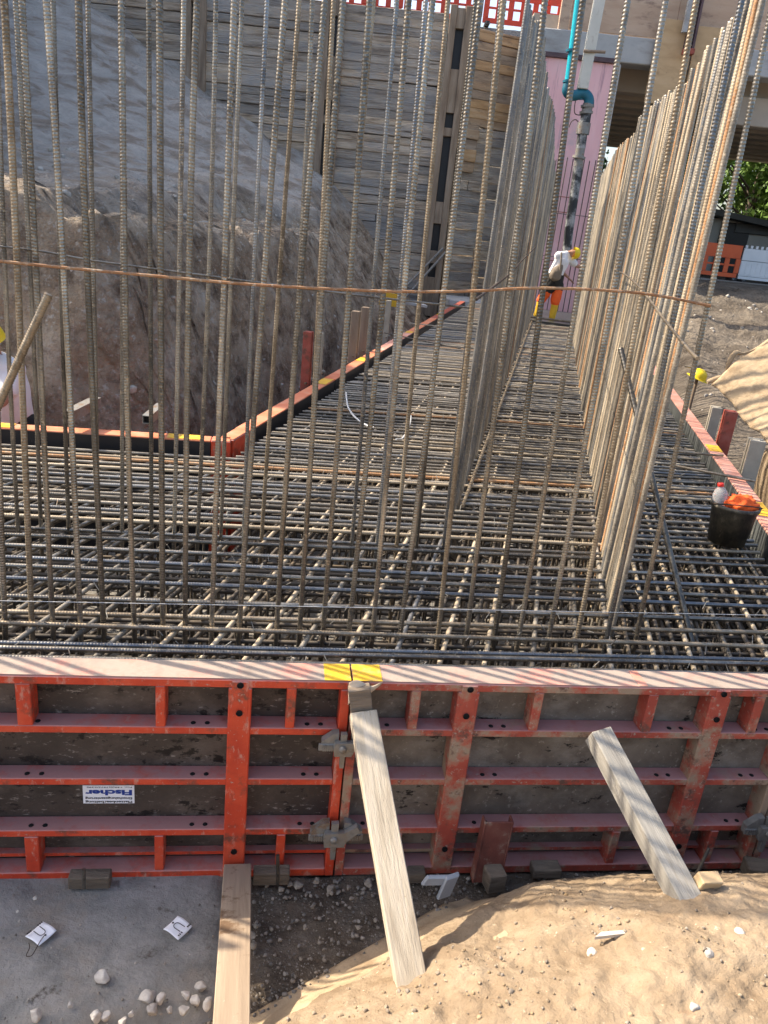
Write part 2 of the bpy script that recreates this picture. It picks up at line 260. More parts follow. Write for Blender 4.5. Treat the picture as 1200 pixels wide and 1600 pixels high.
# ------------------------------------------------------------------ mesh builder
class MB:
    def __init__(s): s.v = []; s.f = []; s.sm = []
    def add(s, vs, fs, smooth=False):
        o = len(s.v); s.v += [tuple(x) for x in vs]; s.f += [[o + i for i in f] for f in fs]; s.sm += [smooth] * len(fs); return s
    def box(s, o, ex, ey, ez, b=0.0):
        # o centre, ex ey ez half-extent vectors, b bevel
        o, ex, ey, ez = V(o), V(ex), V(ey), V(ez)
        if not b:
            vs = [o + ex * i + ey * j + ez * k for i in (-1, 1) for j in (-1, 1) for k in (-1, 1)]
            return s.add(vs, [(0, 1, 3, 2), (4, 6, 7, 5), (0, 4, 5, 1), (2, 3, 7, 6), (0, 2, 6, 4), (1, 5, 7, 3)] if ex.cross(ey).dot(ez) > 0 else
                         [(2, 3, 1, 0), (5, 7, 6, 4), (1, 5, 4, 0), (6, 7, 3, 2), (4, 6, 2, 0), (3, 7, 5, 1)])
        bm = bmesh.new(); bmesh.ops.create_cube(bm, size=2.0)
        L_ = (ex.length, ey.length, ez.length); A = (ex.normalized(), ey.normalized(), ez.normalized())
        for v in bm.verts: v.co = V((v.co.x * L_[0], v.co.y * L_[1], v.co.z * L_[2]))
        bmesh.ops.bevel(bm, geom=bm.edges[:], offset=min(b, min(L_) * .7), segments=1, profile=.5, affect='EDGES')
        bm.verts.index_update()
        fl = A[0].cross(A[1]).dot(A[2]) < 0
        s.add([o + A[0] * v.co.x + A[1] * v.co.y + A[2] * v.co.z for v in bm.verts],
              [[v.index for v in (reversed(f.verts) if fl else f.verts)] for f in bm.faces]); bm.free(); return s
    def prism(s, poly, ext):      # planar polygon of 3-D points pushed along ext
        n = len(poly); ext = V(ext); P = [V(p) for p in poly]
        vs = P + [p + ext for p in P]
        return s.add(vs, [list(range(n))[::-1], list(range(n, 2 * n))] + [(i, (i + 1) % n, n + (i + 1) % n, n + i) for i in range(n)])
    def tube(s, pts, r, n=8, cap=True):
        pts = [V(p) for p in pts]; k = len(pts); rr = r if isinstance(r, (list, tuple)) else [r] * k
        vs = []; ref = None
        for i, p in enumerate(pts):
            d = (pts[min(i + 1, k - 1)] - pts[max(i - 1, 0)]).normalized()
            if ref is None:
                ref = d.orthogonal().normalized()
            a = (ref - d * ref.dot(d)).normalized(); ref = a; b = d.cross(a)
            vs += [p + (a * cos(2 * pi * j / n) + b * sin(2 * pi * j / n)) * rr[i] for j in range(n)]
        fs = [(i * n + j, i * n + (j + 1) % n, (i + 1) * n + (j + 1) % n, (i + 1) * n + j) for i in range(k - 1) for j in range(n)]
        s.add(vs, fs, True)
        if cap: s.add(vs[:n], [list(range(n))[::-1]]); s.add(vs[-n:], [list(range(n))])
        return s
    def lathe(s, prof, o, ax=Z, n=24, sx=1, sy=1, front=None):
        o = V(o); ax = V(ax).normalized(); a = V(front) if front else ax.orthogonal(); a = (a - ax * a.dot(ax)).normalized(); b = ax.cross(a)
        vs = []
        for (r, z) in prof: vs += [o + ax * z + a * (r * sx * cos(2 * pi * j / n)) + b * (r * sy * sin(2 * pi * j / n)) for j in range(n)]
        s.add(vs, [(i * n + j, i * n + (j + 1) % n, (i + 1) * n + (j + 1) % n, (i + 1) * n + j) for i in range(len(prof) - 1) for j in range(n)], True); return s
    def build(s, name, m, parent=None, **k):
        me = bpy.data.meshes.new(name); me.from_pydata(s.v, [], s.f); me.polygons.foreach_set('use_smooth', s.sm); me.update()
        me.materials.append(M[m] if isinstance(m, str) else m)
        return link(name, me, parent, **k)
def link(name, me, parent=None, label=None, cat=None, group=None, kind=None):
    o = bpy.data.objects.new(name, me); COL.objects.link(o)
    if parent:
        o.parent = parent
        o.matrix_parent_inverse = Matrix.Translation(-parent.location)   # parents are unrotated, unscaled Empties
    tag(o, label, cat, group, kind); return o
def tag(o, label=None, cat=None, group=None, kind=None):
    if label: o['label'] = label
    if cat: o['category'] = cat
    if group: o['group'] = group
    if kind: o['kind'] = kind
    return o
def thing(name, loc, label, cat, group=None):
    o = bpy.data.objects.new(name, None); COL.objects.link(o); o.location = loc; o.empty_display_size = .2
    return tag(o, label, cat, group)
def grid_mesh(name, X, Y, Zz, m, **k):
    ny, nx = X.shape; co_ = np.stack([X, Y, Zz], -1).reshape(-1, 3)
    i = np.arange(ny * nx).reshape(ny, nx); q = np.stack([i[:-1, :-1], i[:-1, 1:], i[1:, 1:], i[1:, :-1]], -1).reshape(-1, 4)
    return np_mesh(name, co_, q, m, **k)
def np_mesh(name, co_, q, m, smooth=True, parent=None, **k):
    me = bpy.data.meshes.new(name); nq, w = q.shape
    me.vertices.add(len(co_)); me.vertices.foreach_set('co', np.ascontiguousarray(co_, np.float32).ravel())
    me.loops.add(nq * w); me.loops.foreach_set('vertex_index', np.ascontiguousarray(q, np.int32).ravel())
    me.polygons.add(nq); me.polygons.foreach_set('loop_start', np.arange(0, nq * w, w, dtype=np.int32))
    me.polygons.foreach_set('use_smooth', np.full(nq, smooth)); me.update(calc_edges=True); me.validate()
    if m: me.materials.append(M[m])
    return link(name, me, parent, **k)

# ------------------------------------------------------------------ GROUND
def ground_h(x, y):
    P = x * mv.x + y * mv.y; A = x * nv.x + y * nv.y
    dy = P - 6.35 + .25 * perlin(x * .6, y * .6); dx = -3.0 - A + .25 * perlin(x * .5 + 9, y * .5)
    d = -np.log(np.exp(-np.clip(dx, -9, 40) * 4) + np.exp(-np.clip(dy, -9, 40) * 4)) / 4
    k = 3.0 + (0.8 - 3.0) * sst(8.5, 20, y)
    cut = np.clip(d, 0, None) * k
    led = 2.5 + .14 * perlin(x * .9, y * .9)
    cutz = np.where(cut < led, cut, led + .0 * cut)
    rough = sst(.02, .5, d)
    E = .5 * np.clip(dx - 1.3, 0, None)
    up = np.clip(dy - 1.2, 0, None) / 14.5 * E
    h = -.95 + cutz + np.minimum(up, 9)
    line = .98 * (-1.5 + 2.6 * sst(13.5, 19, y) - x)               # sun slope that caps the bank and shapes the added unseen crest shading it
    lim = np.where(y < 17, line - .12, 99)
    h = np.where((h > 1.3) & (d > .3), np.maximum(np.minimum(h, np.maximum(lim, 1.3)), 1.3), h)
    far = sst(.3, 1.6, -.5 * y - 1.2 - x) * sst(5.6, 6.4, y + .325 * x)  # hill outside the view on the left, added to shade the bank
    h = h * (1 - far) + np.minimum(line + .15 + 1.3 * sst(6.5, 7.5, y) * (1 - sst(10.5, 13, y)), 16) * far
    lo = 1 - sst(1.2, 1.9, h)
    h = h + (.12 * fbm(x, y, o=6, s=1.5) + .16 * sst(9, 14, y) * fbm(x + 3, y, o=5, s=.9) + .02 * np.abs(fbm(x + 5, y, o=4, s=5))) * sst(1.5, 2.2, h) * (x < 3) + rough * ((.26 * fbm(x, y, o=5, s=1.3) + .05 * np.abs(fbm(x, y, o=3, s=6))) * (.45 + .55 * lo))
    # trench and rising bank to the right of the footing
    rp = np.interp(y, [0, 4, 9, 12, 15, 18, 20, 22, 60], [-.9, -.9, -.9, -.62, -.2, .5, .9, 1.05, 1.2])
    side = np.clip(A - 3.4 - .3 * perlin(x * .7 + 3, y * .7), 0, None)
    rz = np.maximum(rp * sst(1.9, 3.0, A) + -.95 * (1 - sst(1.9, 3.0, A)), np.minimum(-.95 + side * .8, 1.1))
    rz = rz + (.24 * fbm(x, y, o=5, s=1.1) + .13 * np.abs(fbm(x, y + 8, o=4, s=4))) * sst(2.2, 3.2, A) * (1 - .8 * sst(20, 22, y))
    isr = sst(1.75, 1.85, A)
    h = h * (1 - isr) + rz * isr
    # beyond the sheet wall the ground stands at street level; beyond the far end it rises to the road under the bridge
    h = np.where((y > 23.0) & (x < 2.7), np.maximum(h, 6.6), h)
    h = np.where((y > 21.2) & (x >= 2.7) & (x < 6), np.maximum(h, 1.05), h)
    h = np.where(y > 120, np.maximum(h, 6), h)
    return h + .012 * fbm(x, y, o=3, s=5)
xs = np.concatenate([np.array([-600, -250, -120, -70]), np.arange(-45, -13, .6), np.arange(-13, 11, .11), np.arange(11, 45, .8), np.array([70, 120, 250, 600])])
ys = np.concatenate([np.array([-400, -100, -30, -10]), np.arange(-4, 5.6, .25), np.arange(5.6, 6.3, .055), np.arange(6.3, 8.6, .03), np.arange(8.6, 10, .055), np.arange(10, 24, .11), np.arange(24, 60, .8), np.array([80, 119, 121, 250, 700])])
GX, GY = np.meshgrid(xs, ys)
GZ = ground_h(GX, GY)
wb = sst(-.8, -.3, GZ) * (GX < 3) * (GX > -16) * (GY > 5.5) * (GY < 21.5) * (1 - .75 * sst(1.5, 2.0, GZ))
gX = GX + wb * (.10 * fbm(GX, GY, GZ, o=5, s=1.7) + .07 * np.abs(fbm(GX + 7, GY, GZ, o=4, s=7)))
gY = GY - wb * (.16 * fbm(GX + 31, GY, GZ, o=5, s=1.6) + .10 * np.abs(fbm(GX, GY + 3, GZ, o=4, s=6.5)))
gZ = GZ + wb * (.10 * fbm(GX, GY + 50, GZ, o=4, s=2.3) + .05 * fbm(GX, GY, GZ * 1.5, o=3, s=8))
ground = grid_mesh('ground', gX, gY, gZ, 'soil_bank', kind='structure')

# foreground dirt mound the photographer stands on
EA, EB = V((-.257, 1.732, 0)), V((.538, 2.37, 0)); ED = (EB - EA).normalized(); EN = V((ED.y, -ED.x, 0))
def mound_d(x, y):
    d1 = ((x - EA.x) * EN.x + (y - EA.y) * EN.y) * 1.5; d2 = (2.25 - (x * mv.x + y * mv.y)) * 2.2
    d1 = d1 + .035 * perlin(x * 5, y * 5); d2 = d2 + .05 * perlin(x * 3 + 4, y * 3)
    return -np.log(np.exp(-d1 * 14) + np.exp(-d2 * 14)) / 14
def mound_base(x, y):
    d = np.clip(mound_d(x, y), -.3, None)
    return -.91 + np.where(d > 0, .66 * (1 - np.exp(-np.clip(d, 0, None) / .85)), d * .25)
def mound_h(x, y):
    d = mound_d(x, y)
    lump = .028 * fbm(x, y, o=4, s=4.5) + .017 * np.abs(fbm(x, y, o=4, s=12)) + .010 * fbm(x, y, o=3, s=30) + .008 * np.clip(fbm(x, y, o=2, s=55), .1, 1)
    top = sst(.10, .24, d + .08 * perlin(x * 6, y * 6) + .03 * perlin(x * 19, y * 19))
    return mound_base(x, y) - .03 + top * .07 + lump * sst(.05, .3, d) + .05 * sst(.3, .5, d) * fbm(x, y, o=3, s=2.2)
X, Y = np.meshgrid(np.arange(-1.3, 2.9, .0105), np.arange(-.9, 2.6, .0105))
grid_mesh('mound', X, Y, mound_h(X, Y), 'soil_tan', kind='structure')
def on_mound(px, py):
    z = -.6
    for i in range(25):
        p = at(px, py, z); z = .5 * z + .5 * float(mound_h(np.array([p.x]), np.array([p.y]))[0])
    return at(px, py, z)
# fleece sheet under the mound's edge
ee = []
for i in range(90): ee.append(EA + ED * (-.55 + i * .0172))
X = []; Yl = []
for p in ee:
    w = np.linspace(-.05, .42, 30); X.append(p.x + EN.x * w); Yl.append(p.y + EN.y * w)
X = np.array(X); Yl = np.array(Yl)
zf = mound_base(X, Yl) + .004 + .012 * fbm(X, Yl, o=2, s=3)
fl_ = grid_mesh('geotextile_sheet', X[::-1], Yl[::-1], zf[::-1], 'fleece', label='tan geotextile sheet showing as a smooth band under the foreground dirt mound', cat='geotextile')
sm = fl_.modifiers.new('thickness', 'SOLIDIFY'); sm.thickness = .006

# blinding concrete under the cage and in front on the left
X, Y = np.meshgrid(np.arange(-6.0, 4.2, .05), np.arange(1.2, 6.4, .05))
P_ = X * mv.x + Y * mv.y; A_ = X * nv.x + Y * nv.y; s_ = X * cv.x + Y * cv.y
edge = np.minimum(np.maximum(np.minimum(P_ - (1.78 + .09 * fbm(X, Y, o=3, s=3)), (-.075 + .02 * perlin(X * 9, Y * 9)) - s_), P_ - 2.42), 5.9 - P_)
edge = np.minimum(edge, 1.95 - A_)
zc = -.90 + .006 * fbm(X, Y, o=4, s=5) - .12 * (1 - sst(-.06, .05, edge))
grid_mesh('concrete_slab', X, Y, zc, 'concrete', kind='structure')
mb = MB(); mb.prism([UN(-2.4, 5.2, -1.0), UN(1.95, 5.2, -1.0), UN(1.95, 21, -1.0), UN(-2.4, 21, -1.0)], (0, 0, .096)); mb.build('concrete_base', 'concrete', kind='structure')
# dark earth beside the slab, in front of the right hand panels
X, Y = np.meshgrid(np.arange(-1.6, 3.4, .012), np.arange(1.05, 3.1, .012))
P_ = X * mv.x + Y * mv.y; s_ = X * cv.x + Y * cv.y
zc = -.925 + .022 * fbm(X, Y, o=5, s=6) - .1 * sst(2.38, 2.45, P_) - .12 * (1 - sst(-.11, -.06, s_)) * sst(1.72, 1.82, P_)
grid_mesh('soil', X, Y, zc, 'soil_dark', kind='structure')

# ------------------------------------------------------------------ REBAR
def bar_mesh(name, L, r, bow=0.0, sides=10, pitch=.0122, step=.0031, seed=0, rib=.0021):
    k = int(L / step) + 1; z = np.linspace(0, L, k)[:, None]; th = np.linspace(0, 2 * pi, sides, endpoint=False)[None, :]
    half = np.where(np.sin(th) >= 0, 1, -1)
    ph = 2 * pi * (z / pitch) + half * th * 1.0
    rad = r + rib * np.clip(np.sin(ph) * 1.6 - .2, 0, 1) * np.abs(np.sin(th)) ** .5 + rib * .7 * (np.abs(np.sin(th)) < .18)
    q = z / L
    bx = bow * np.sin(pi * q) + .25 * bow * np.sin(2 * pi * q + seed); by = .6 * bow * np.sin(pi * q * 1.5 + seed) - .6 * bow * math.sin(seed) * (1 - q)
    co_ = np.stack([rad * np.cos(th) + bx, rad * np.sin(th) + by, z + 0 * th], -1).reshape(-1, 3)
    i = np.arange(k * sides).reshape(k, sides); j = np.roll(i, -1, 1)
    qd = np.stack([i[:-1], j[:-1], j[1:], i[1:]], -1).reshape(-1, 4)
    # end caps
    n0 = len(co_); co_ = np.vstack([co_, [[bx[0, 0], by[0, 0], 0]], [[bx[-1, 0], by[-1, 0], L]]])
    cap = [[i[0, (a + 1) % sides], i[0, a], n0, n0] for a in range(sides)] + [[i[-1, a], i[-1, (a + 1) % sides], n0 + 1, n0 + 1] for a in range(sides)]
    me = bpy.data.meshes.new(name)
    faces = qd.tolist() + [c[:3] for c in cap]
    me.from_pydata(co_.tolist(), [], faces); me.polygons.foreach_set('use_smooth', [True] * len(faces)); me.update()
    return me
_mc = {}
def with_mat(me, m):
    k = (me.name, m)
    if k not in _mc:
        c = me.copy(); c.materials.clear(); c.materials.append(M[m]); _mc[k] = c
    return _mc[k]
def bar(name, a, b, me, L, m, label, cat, group):
    a, b = V(a), V(b); d = b - a
    if group and ('cage wall' in group or 'long footing' in group or group == 'lengthwise mat bars' or group.endswith('upper rows')): m = m.replace('bar_', 'mat_')  # paler copies paint in sunlight on walls and mats; shaded front rows stay darker
    o = bpy.data.objects.new(name, with_mat(me, m)); COL.objects.link(o)
    o.rotation_mode = 'QUATERNION'; o.location = a
    o.rotation_quaternion = Z.rotation_difference(d.normalized()) @ Quaternion(Z, random.uniform(0, 2 * pi))
    o.scale = (1, 1, d.length / L); tag(o, label, cat, group); return o
UL = 3.45
UP = [bar_mesh('upright_bar', UL, .0098, bw, seed=i) for i, bw in enumerate((.004, .010, .016))]
UPW = [bar_mesh('upright_wall_bar', UL, .0116, bw, sides=8, step=.0041, seed=i) for i, bw in enumerate((.004, .010, .015))]
mcol = {'bar_grey': 'grey', 'bar_tan': 'tan dusted', 'bar_rust': 'rust orange', 'bar_blue': 'blue grey'}
def pick(w): return random.choices(['bar_grey', 'bar_tan', 'bar_rust', 'bar_blue'], w)[0]
def in_plane(px, py, p): return atP(px, py, mv, p)
def row(bars, p, ybase, zt, desc, group, mats):
    for i, (xb, xt) in enumerate(bars):
        a = in_plane(xb, ybase(xb), p); b = in_plane(xt, 0, p)
        d = (b - a); d /= d.z
        m = mats.get(i) or pick((.68, .14, 0, .18)); t = (np.interp(a.x, [-1.5, -.3, 1.1], [2.28, 2.42, 2.74]) if p < 3 else zt) + random.uniform(-.03, .05)
        j = mv * random.uniform(-.006, .006)
        bar('upright_rebar', a + d * (-.85 - a.z) + j, a + d * (t - a.z) + j, random.choice(UP), UL, m,
            '%s ribbed bar upright in %s' % (mcol[m], desc), 'rebar', group)
FR = [(4, -34), (46, 3), (85, 34), (121, 69), (165, 126), (211, 188), (256, 250), (294, 311), (332, 367), (377, 448), (435, 507), (469, 539), (504, 574), (542, 635),
      (584, 679), (625, 751), (685, 788), (732, 850), (773, 911), (811, 982), (857, 1037), (902, 1089), (949, 1162), (995, 1207)]
row(FR, 2.9, lambda x: 962 + .03 * x, 2.62, 'the nearest row behind the front formwork', 'front row of upright rebars',
    {1: 'bar_tan', 16: 'bar_tan', 0: 'bar_grey', 2: 'bar_grey', 5: 'bar_grey', 6: 'bar_grey', 18: 'bar_grey', 21: 'bar_tan', 23: 'bar_grey'})
MB().box(FW(-2.85, 2.93, .45), cv * .72, mv * .012, Z * 1.05, .002).build('plywood_sheet', 'ply_dark', label='added dark sheet standing unseen left of the view to shade the slab', cat='sun blocker')  # unseen sheet added left of the view to keep sun off the slab
for k in range(5):  # unseen bars left of the view, cut low for the shadows they cast
    q = FW(-1.56 - .115 * k, 2.9, 0); bar('upright_rebar', q + Z * -.85, q + Z * 1.35 + cv * -.04, random.choice(UP), UL, 'bar_grey', 'grey ribbed bar upright in the nearest row behind the front formwork', 'rebar', 'front row of upright rebars')
BK = [(-8, -48), (30, -4), (64, 26), (108, 82), (152, 138), (189, 188), (236, 232), (270, 285), (306, 335), (345, 379), (381, 416), (410, 467), (440, 487), (478, 522),
      (515, 586), (550, 621), (587, 665), (621, 700), (651, 742), (690, 781)]
row(BK, 3.87, lambda x: 816 + .052 * x, 2.72, 'the second row, behind the nearest one', 'second row of upright rebars', {19: 'bar_blue', 17: 'bar_tan', 18: 'bar_grey'})
FAR = MB()
def wall_row(a, t0, t1, step, prof, desc, group, w):
    t = t0
    while t < t1:
        zt = np.interp(t - t0, [q[0] for q in prof], [q[1] for q in prof]) + random.uniform(-.02, .02)
        m = pick(w); la = random.uniform(-.008, .008); lt = random.gauss(0, .006)
        b = UN(a + la, t, -.85); e = UN(a + la + random.gauss(.03, .006), t + lt, zt)
        if t > t0 + 9: FAR.tube([b, e], .0122, 6)
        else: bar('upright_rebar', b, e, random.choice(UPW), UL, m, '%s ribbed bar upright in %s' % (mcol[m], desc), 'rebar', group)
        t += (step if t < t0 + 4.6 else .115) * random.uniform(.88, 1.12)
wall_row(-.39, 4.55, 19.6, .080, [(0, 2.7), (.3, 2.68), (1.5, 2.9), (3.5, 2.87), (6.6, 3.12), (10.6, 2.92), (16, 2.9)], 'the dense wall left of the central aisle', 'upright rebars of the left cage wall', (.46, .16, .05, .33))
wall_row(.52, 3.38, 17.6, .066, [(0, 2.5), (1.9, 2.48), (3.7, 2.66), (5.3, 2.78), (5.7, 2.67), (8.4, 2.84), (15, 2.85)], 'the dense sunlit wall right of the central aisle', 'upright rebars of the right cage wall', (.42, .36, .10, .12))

FAR.build('upright_rebar', 'far_bar', kind='stuff', label='dense far ends of the two cage walls where single upright bars merge', cat='rebar')
# mats
TL = 3.78; TM = [bar_mesh('mat_bar', TL, .0098, bw, sides=8, step=.0041, seed=i) for i, bw in enumerate((.004, .009))]
TF = [bar_mesh('mat_bar_front', 6.2, .0100, bw, sides=8, step=.0041, seed=i) for i, bw in enumerate((.006, .012))]
LL = 18.2; LM = [bar_mesh('mat_bar_long', LL, .0102, .012, sides=6, step=.0061, seed=1)]
HM = [bar_mesh('mat_bar_heel', 2.85, .0115, .006, sides=8, step=.0041, seed=2)]
p = 2.735
while p < 20.0:
    m = pick((.58, .30, .04, .08)); zz = -.08 + random.uniform(-.004, .004); w = random.gauss(0, .012)
    if p < 5.33:
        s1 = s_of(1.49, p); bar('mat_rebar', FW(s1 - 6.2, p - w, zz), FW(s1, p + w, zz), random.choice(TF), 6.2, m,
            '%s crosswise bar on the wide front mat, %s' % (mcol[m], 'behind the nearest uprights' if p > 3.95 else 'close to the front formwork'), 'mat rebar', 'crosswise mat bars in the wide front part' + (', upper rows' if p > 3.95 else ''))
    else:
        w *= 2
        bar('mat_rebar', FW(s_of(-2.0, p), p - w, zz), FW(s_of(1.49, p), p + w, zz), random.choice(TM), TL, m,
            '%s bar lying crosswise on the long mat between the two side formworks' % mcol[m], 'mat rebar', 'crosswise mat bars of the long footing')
    p += (.128 if p < 3.9 else .090 if p < 7 else .102) * random.uniform(.86, 1.14)
for p in (2.57, 2.66):
    bar('mat_rebar', FW(-3.4, p, -.062), FW(2.6, p + .01, -.062), TF[0], 6.2, 'bar_grey', 'grey bar lying crosswise closest to the front formwork', 'mat rebar', 'outermost crosswise mat bars')
a = -1.96
while a < 1.5:
    m = pick((.6, .28, 0, .12)); t0 = t_of(a, 2.56)
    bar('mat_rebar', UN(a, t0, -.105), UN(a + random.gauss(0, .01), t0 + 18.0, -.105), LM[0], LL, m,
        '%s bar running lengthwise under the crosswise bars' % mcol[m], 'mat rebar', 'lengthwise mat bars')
    a += .168 * random.uniform(.85, 1.15)
s = s_of(-2.08, 2.6) - .02; hd = (cv * sin(radians(-66)) * -1 * 0 + V((sin(radians(15)), cos(radians(15)), 0)))
while s > -3.3:
    st = FW(s, 2.56, -.105); L_ = 2.74 / hd.dot(mv); m = pick((.62, .27, .01, .1))
    bar('mat_rebar', st, st + hd * L_, HM[0], 2.85, m, '%s bar running lengthwise at the left end of the front mat' % mcol[m], 'mat rebar', 'lengthwise mat bars at the left')
    s -= .165 * random.uniform(.85, 1.15)
# the deeper layers: too many to count
mb = MB(); R_ = random.uniform
for zz, sp in ((-.155, .17), (-.30, .34), (-.81, .13)):
    p = 2.6
    while p < 13:
        if p < 5.3: A0, A1 = FW(-3.3, p, zz), FW(s_of(1.46, p), p, zz)
        else: A0, A1 = FW(s_of(-2.0, p), p, zz), FW(s_of(1.46, p), p, zz)
        mb.tube([A0, (A0 + A1) / 2 + V((0, R_(-.015, .015), R_(-.01, .01))), A1], .010, 6); p += sp * R_(.8, 1.2)
for zz, sp in ((-.18, .15), (-.78, .15), (-.40, .4)):
    a = -1.96
    while a < 1.5:
        t0 = t_of(a, 2.55); mb.tube([UN(a, t0, zz), UN(a + R_(-.02, .02), t0 + 5, zz), UN(a, t0 + 11, zz)], .011, 6); a += sp * R_(.8, 1.2)
    s = s_of(-2.08, 2.6)
    while s > -3.3:
        st = FW(s, 2.56, zz); mb.tube([st, st + hd * 2.7], .011, 6); s -= sp * R_(.8, 1.2)
a = .62                                     # crowded bars of the right hand toe
while a < 1.5:
    for zz in (-.13, -.22, -.33, -.5):
        t0 = t_of(a, 2.56); b_ = a + R_(-.03, .03); mb.tube([UN(b_, t0, zz), UN(b_, t0 + 4.5, zz + R_(-.02, .02))], .0105, 6)
    a += .105
for i in range(560):                        # spacer legs and stirrups
    a = R_(-1.95, 1.48); p = 2.6 + 6.5 * random.random() ** 1.5; t = t_of(a, p)
    if p < 5.2 and random.random() < .45:
        q = FW(R_(-3.2, 2.3), p, 0)
        if q.dot(nv) > 1.46: continue
    else: q = UN(a, t, 0)
    k = V((R_(-.03, .03), R_(-.03, .03), 0)); mb.tube([q + Z * -.86, q + k + Z * -.12], .007, 5)
    if random.random() < .4: mb.tube([q + Z * R_(-.7, -.2), q + cv * R_(.1, .4) + Z * R_(-.7, -.2)], .006, 5)
for i in range(60):                         # hooks
    a = R_(.3, 1.46); p = R_(2.6, 4.4); q = UN(a, t_of(a, p), 0); pts = [q + uv_ * (.07 * sin(w)) + Z * (-.45 - .09 * cos(w)) for w in np.linspace(0, pi, 6)]
    mb.tube([q + Z * -.14] + [q + Z * -.35] + pts, .008, 5)
mb.build('deep_rebar', 'bar_under', kind='stuff', label='tangled deeper layers of bars and spacers under the top mat', cat='rebar')  # coloured darker than the top bars to put shade in the gaps
mb = MB()
for i in range(650):                        # tie wire twists
    p = 2.58 + 8 * random.random() ** 1.4; a = R_(-1.95, 1.48)
    q = UN(a, t_of(a, p), -.085) if random.random() < .65 or p > 5.2 else FW(R_(-3.1, 0), p, -.085)
    d = V((R_(-1, 1), R_(-1, 1), R_(.2, 1))).normalized() * R_(.02, .045); mb.tube([q + Z * .012, q + Z * .014 + d], .0019, 4)
mb.build('tie_wire', 'galv', kind='stuff', label='short twisted tie wires on the crossings of the mat', cat='tie wire')

def rod(name, pts, r, m, label, cat='rebar', n=8, **k): return MB().tube(pts, r, n).build(name, m, label=label, cat=cat, **k)
def smooth_pts(pts, k=6):
    out = []; P = [pts[0]] + list(pts) + [pts[-1]]
    for i in range(1, len(P) - 2):
        for j in range(k):
            t = j / k; a, b, c_, d = P[i - 1], P[i], P[i + 1], P[i + 2]
            out.append(.5 * ((2 * b) + (c_ - a) * t + (2 * a - 5 * b + 4 * c_ - d) * t * t + (3 * b - a - 3 * c_ + d) * t ** 3))
    return out + [pts[-1]]
pts = [in_plane(x, y, 2.872) for x, y in ((-40, 402), (0, 408), (140, 422), (250, 432), (400, 445), (600, 455), (730, 455), (850, 450), (1000, 458), (1110, 478))]
rod('tie_bar', smooth_pts(pts), .0052, 'bar_rust', 'thin rusty horizontal bar tied across the front row of uprights', 'tie bar')
pts = [in_plane(x, y, 3.84) for x, y in ((-30, 382), (60, 392), (150, 408), (300, 428), (548, 460), (735, 481))]
rod('tie_bar', smooth_pts(pts), .005, 'bar_grey', 'thin grey horizontal bar tied across the second row of uprights', 'tie bar')
for (x0, y0, x1, y1) in ((640, 505, 735, 515), (600, 520, 720, 545)):
    rod('tie_bar', [in_plane(x0, y0, 5.9), in_plane(x1, y1, 5.9)], .004, 'bar_grey', 'thin faint rod strung across left of the aisle wall', 'tie bar', group='faint rods left of the aisle wall')
A0, A1 = in_plane(-20, 672, 2.81), in_plane(76, 460, 2.81)
bm_ = bar_mesh('leaning_bar', 1.0, .0135, .0, sides=10)
bar('leaning_rebar', A0 - (A1 - A0) * .4, A1, bm_, 1.0, 'bar_tan', 'thick tan bar leaning diagonally across the far left of the front row', 'rebar', None)
A0, A1 = at(1078, 990, -.1), atP(970, 545, nv, .40)
bar('leaning_rebar', A0 + (A0 - A1) * .15, A1, bm_, 1.0, 'bar_grey', 'grey bar leaning diagonally against the sunlit right cage wall', 'rebar', None)
pts = [atP(x, y, nv, .44) for x, y in ((960, 424), (975, 428), (1000, 450), (1040, 502), (1075, 545), (1090, 560))]
rod('bent_bar', smooth_pts(pts), .0055, 'bar_tan', 'thin pale bar bent in an arc against the right cage wall', 'rebar')
pts = [atP(x, y, nv, -.30) for x, y in ((744, 468), (775, 445), (800, 425), (815, 408), (838, 385))]
rod('bent_bar', smooth_pts(pts), .006, 'wire', 'dark thin bar slanting up across the shaded left cage wall', 'rebar')
rod('aisle_edge_bar', [UN(-.33, 4.6, -.05), UN(-.33, 17.3, -.05)], .012, 'bar_tan', 'long tan bar lying along the foot of the left cage wall', 'rebar')
for pix in (((540, 622), (544, 636), (555, 652), (572, 664), (584, 668)), ((618, 696), (630, 684), (640, 664), (642, 650))):
    rod('spacer_loop', smooth_pts([at(x, y, -.03) + Z * (.05 if i == 0 else 0) for i, (x, y) in enumerate(pix)]), .008, 'cable', 'white bent plastic spacer tube lying on the mat left of the aisle wall', 'spacer', group='white spacer tubes on the mat')
rod('string_line', [in_plane(-40, 938, 2.80), in_plane(1240, 962, 2.80)], .0014, 'cable', 'thin pale string line stretched across the mat near the front', 'string')
for px in ((1050, 727, 1180, 752), (1060, 706, 1130, 712), (1000, 0, 0, 0)):
    if px[0] == 1000: continue
    rod('tie_rod', [at(px[0], px[1], .02), at(px[2], px[3], .02)], .010, 'bar_tan', 'tan rod laid across to the top of the right formwork' if px[0] == 1050 else 'grey rod laid across to the right formwork beside the yellow paint', 'rod')

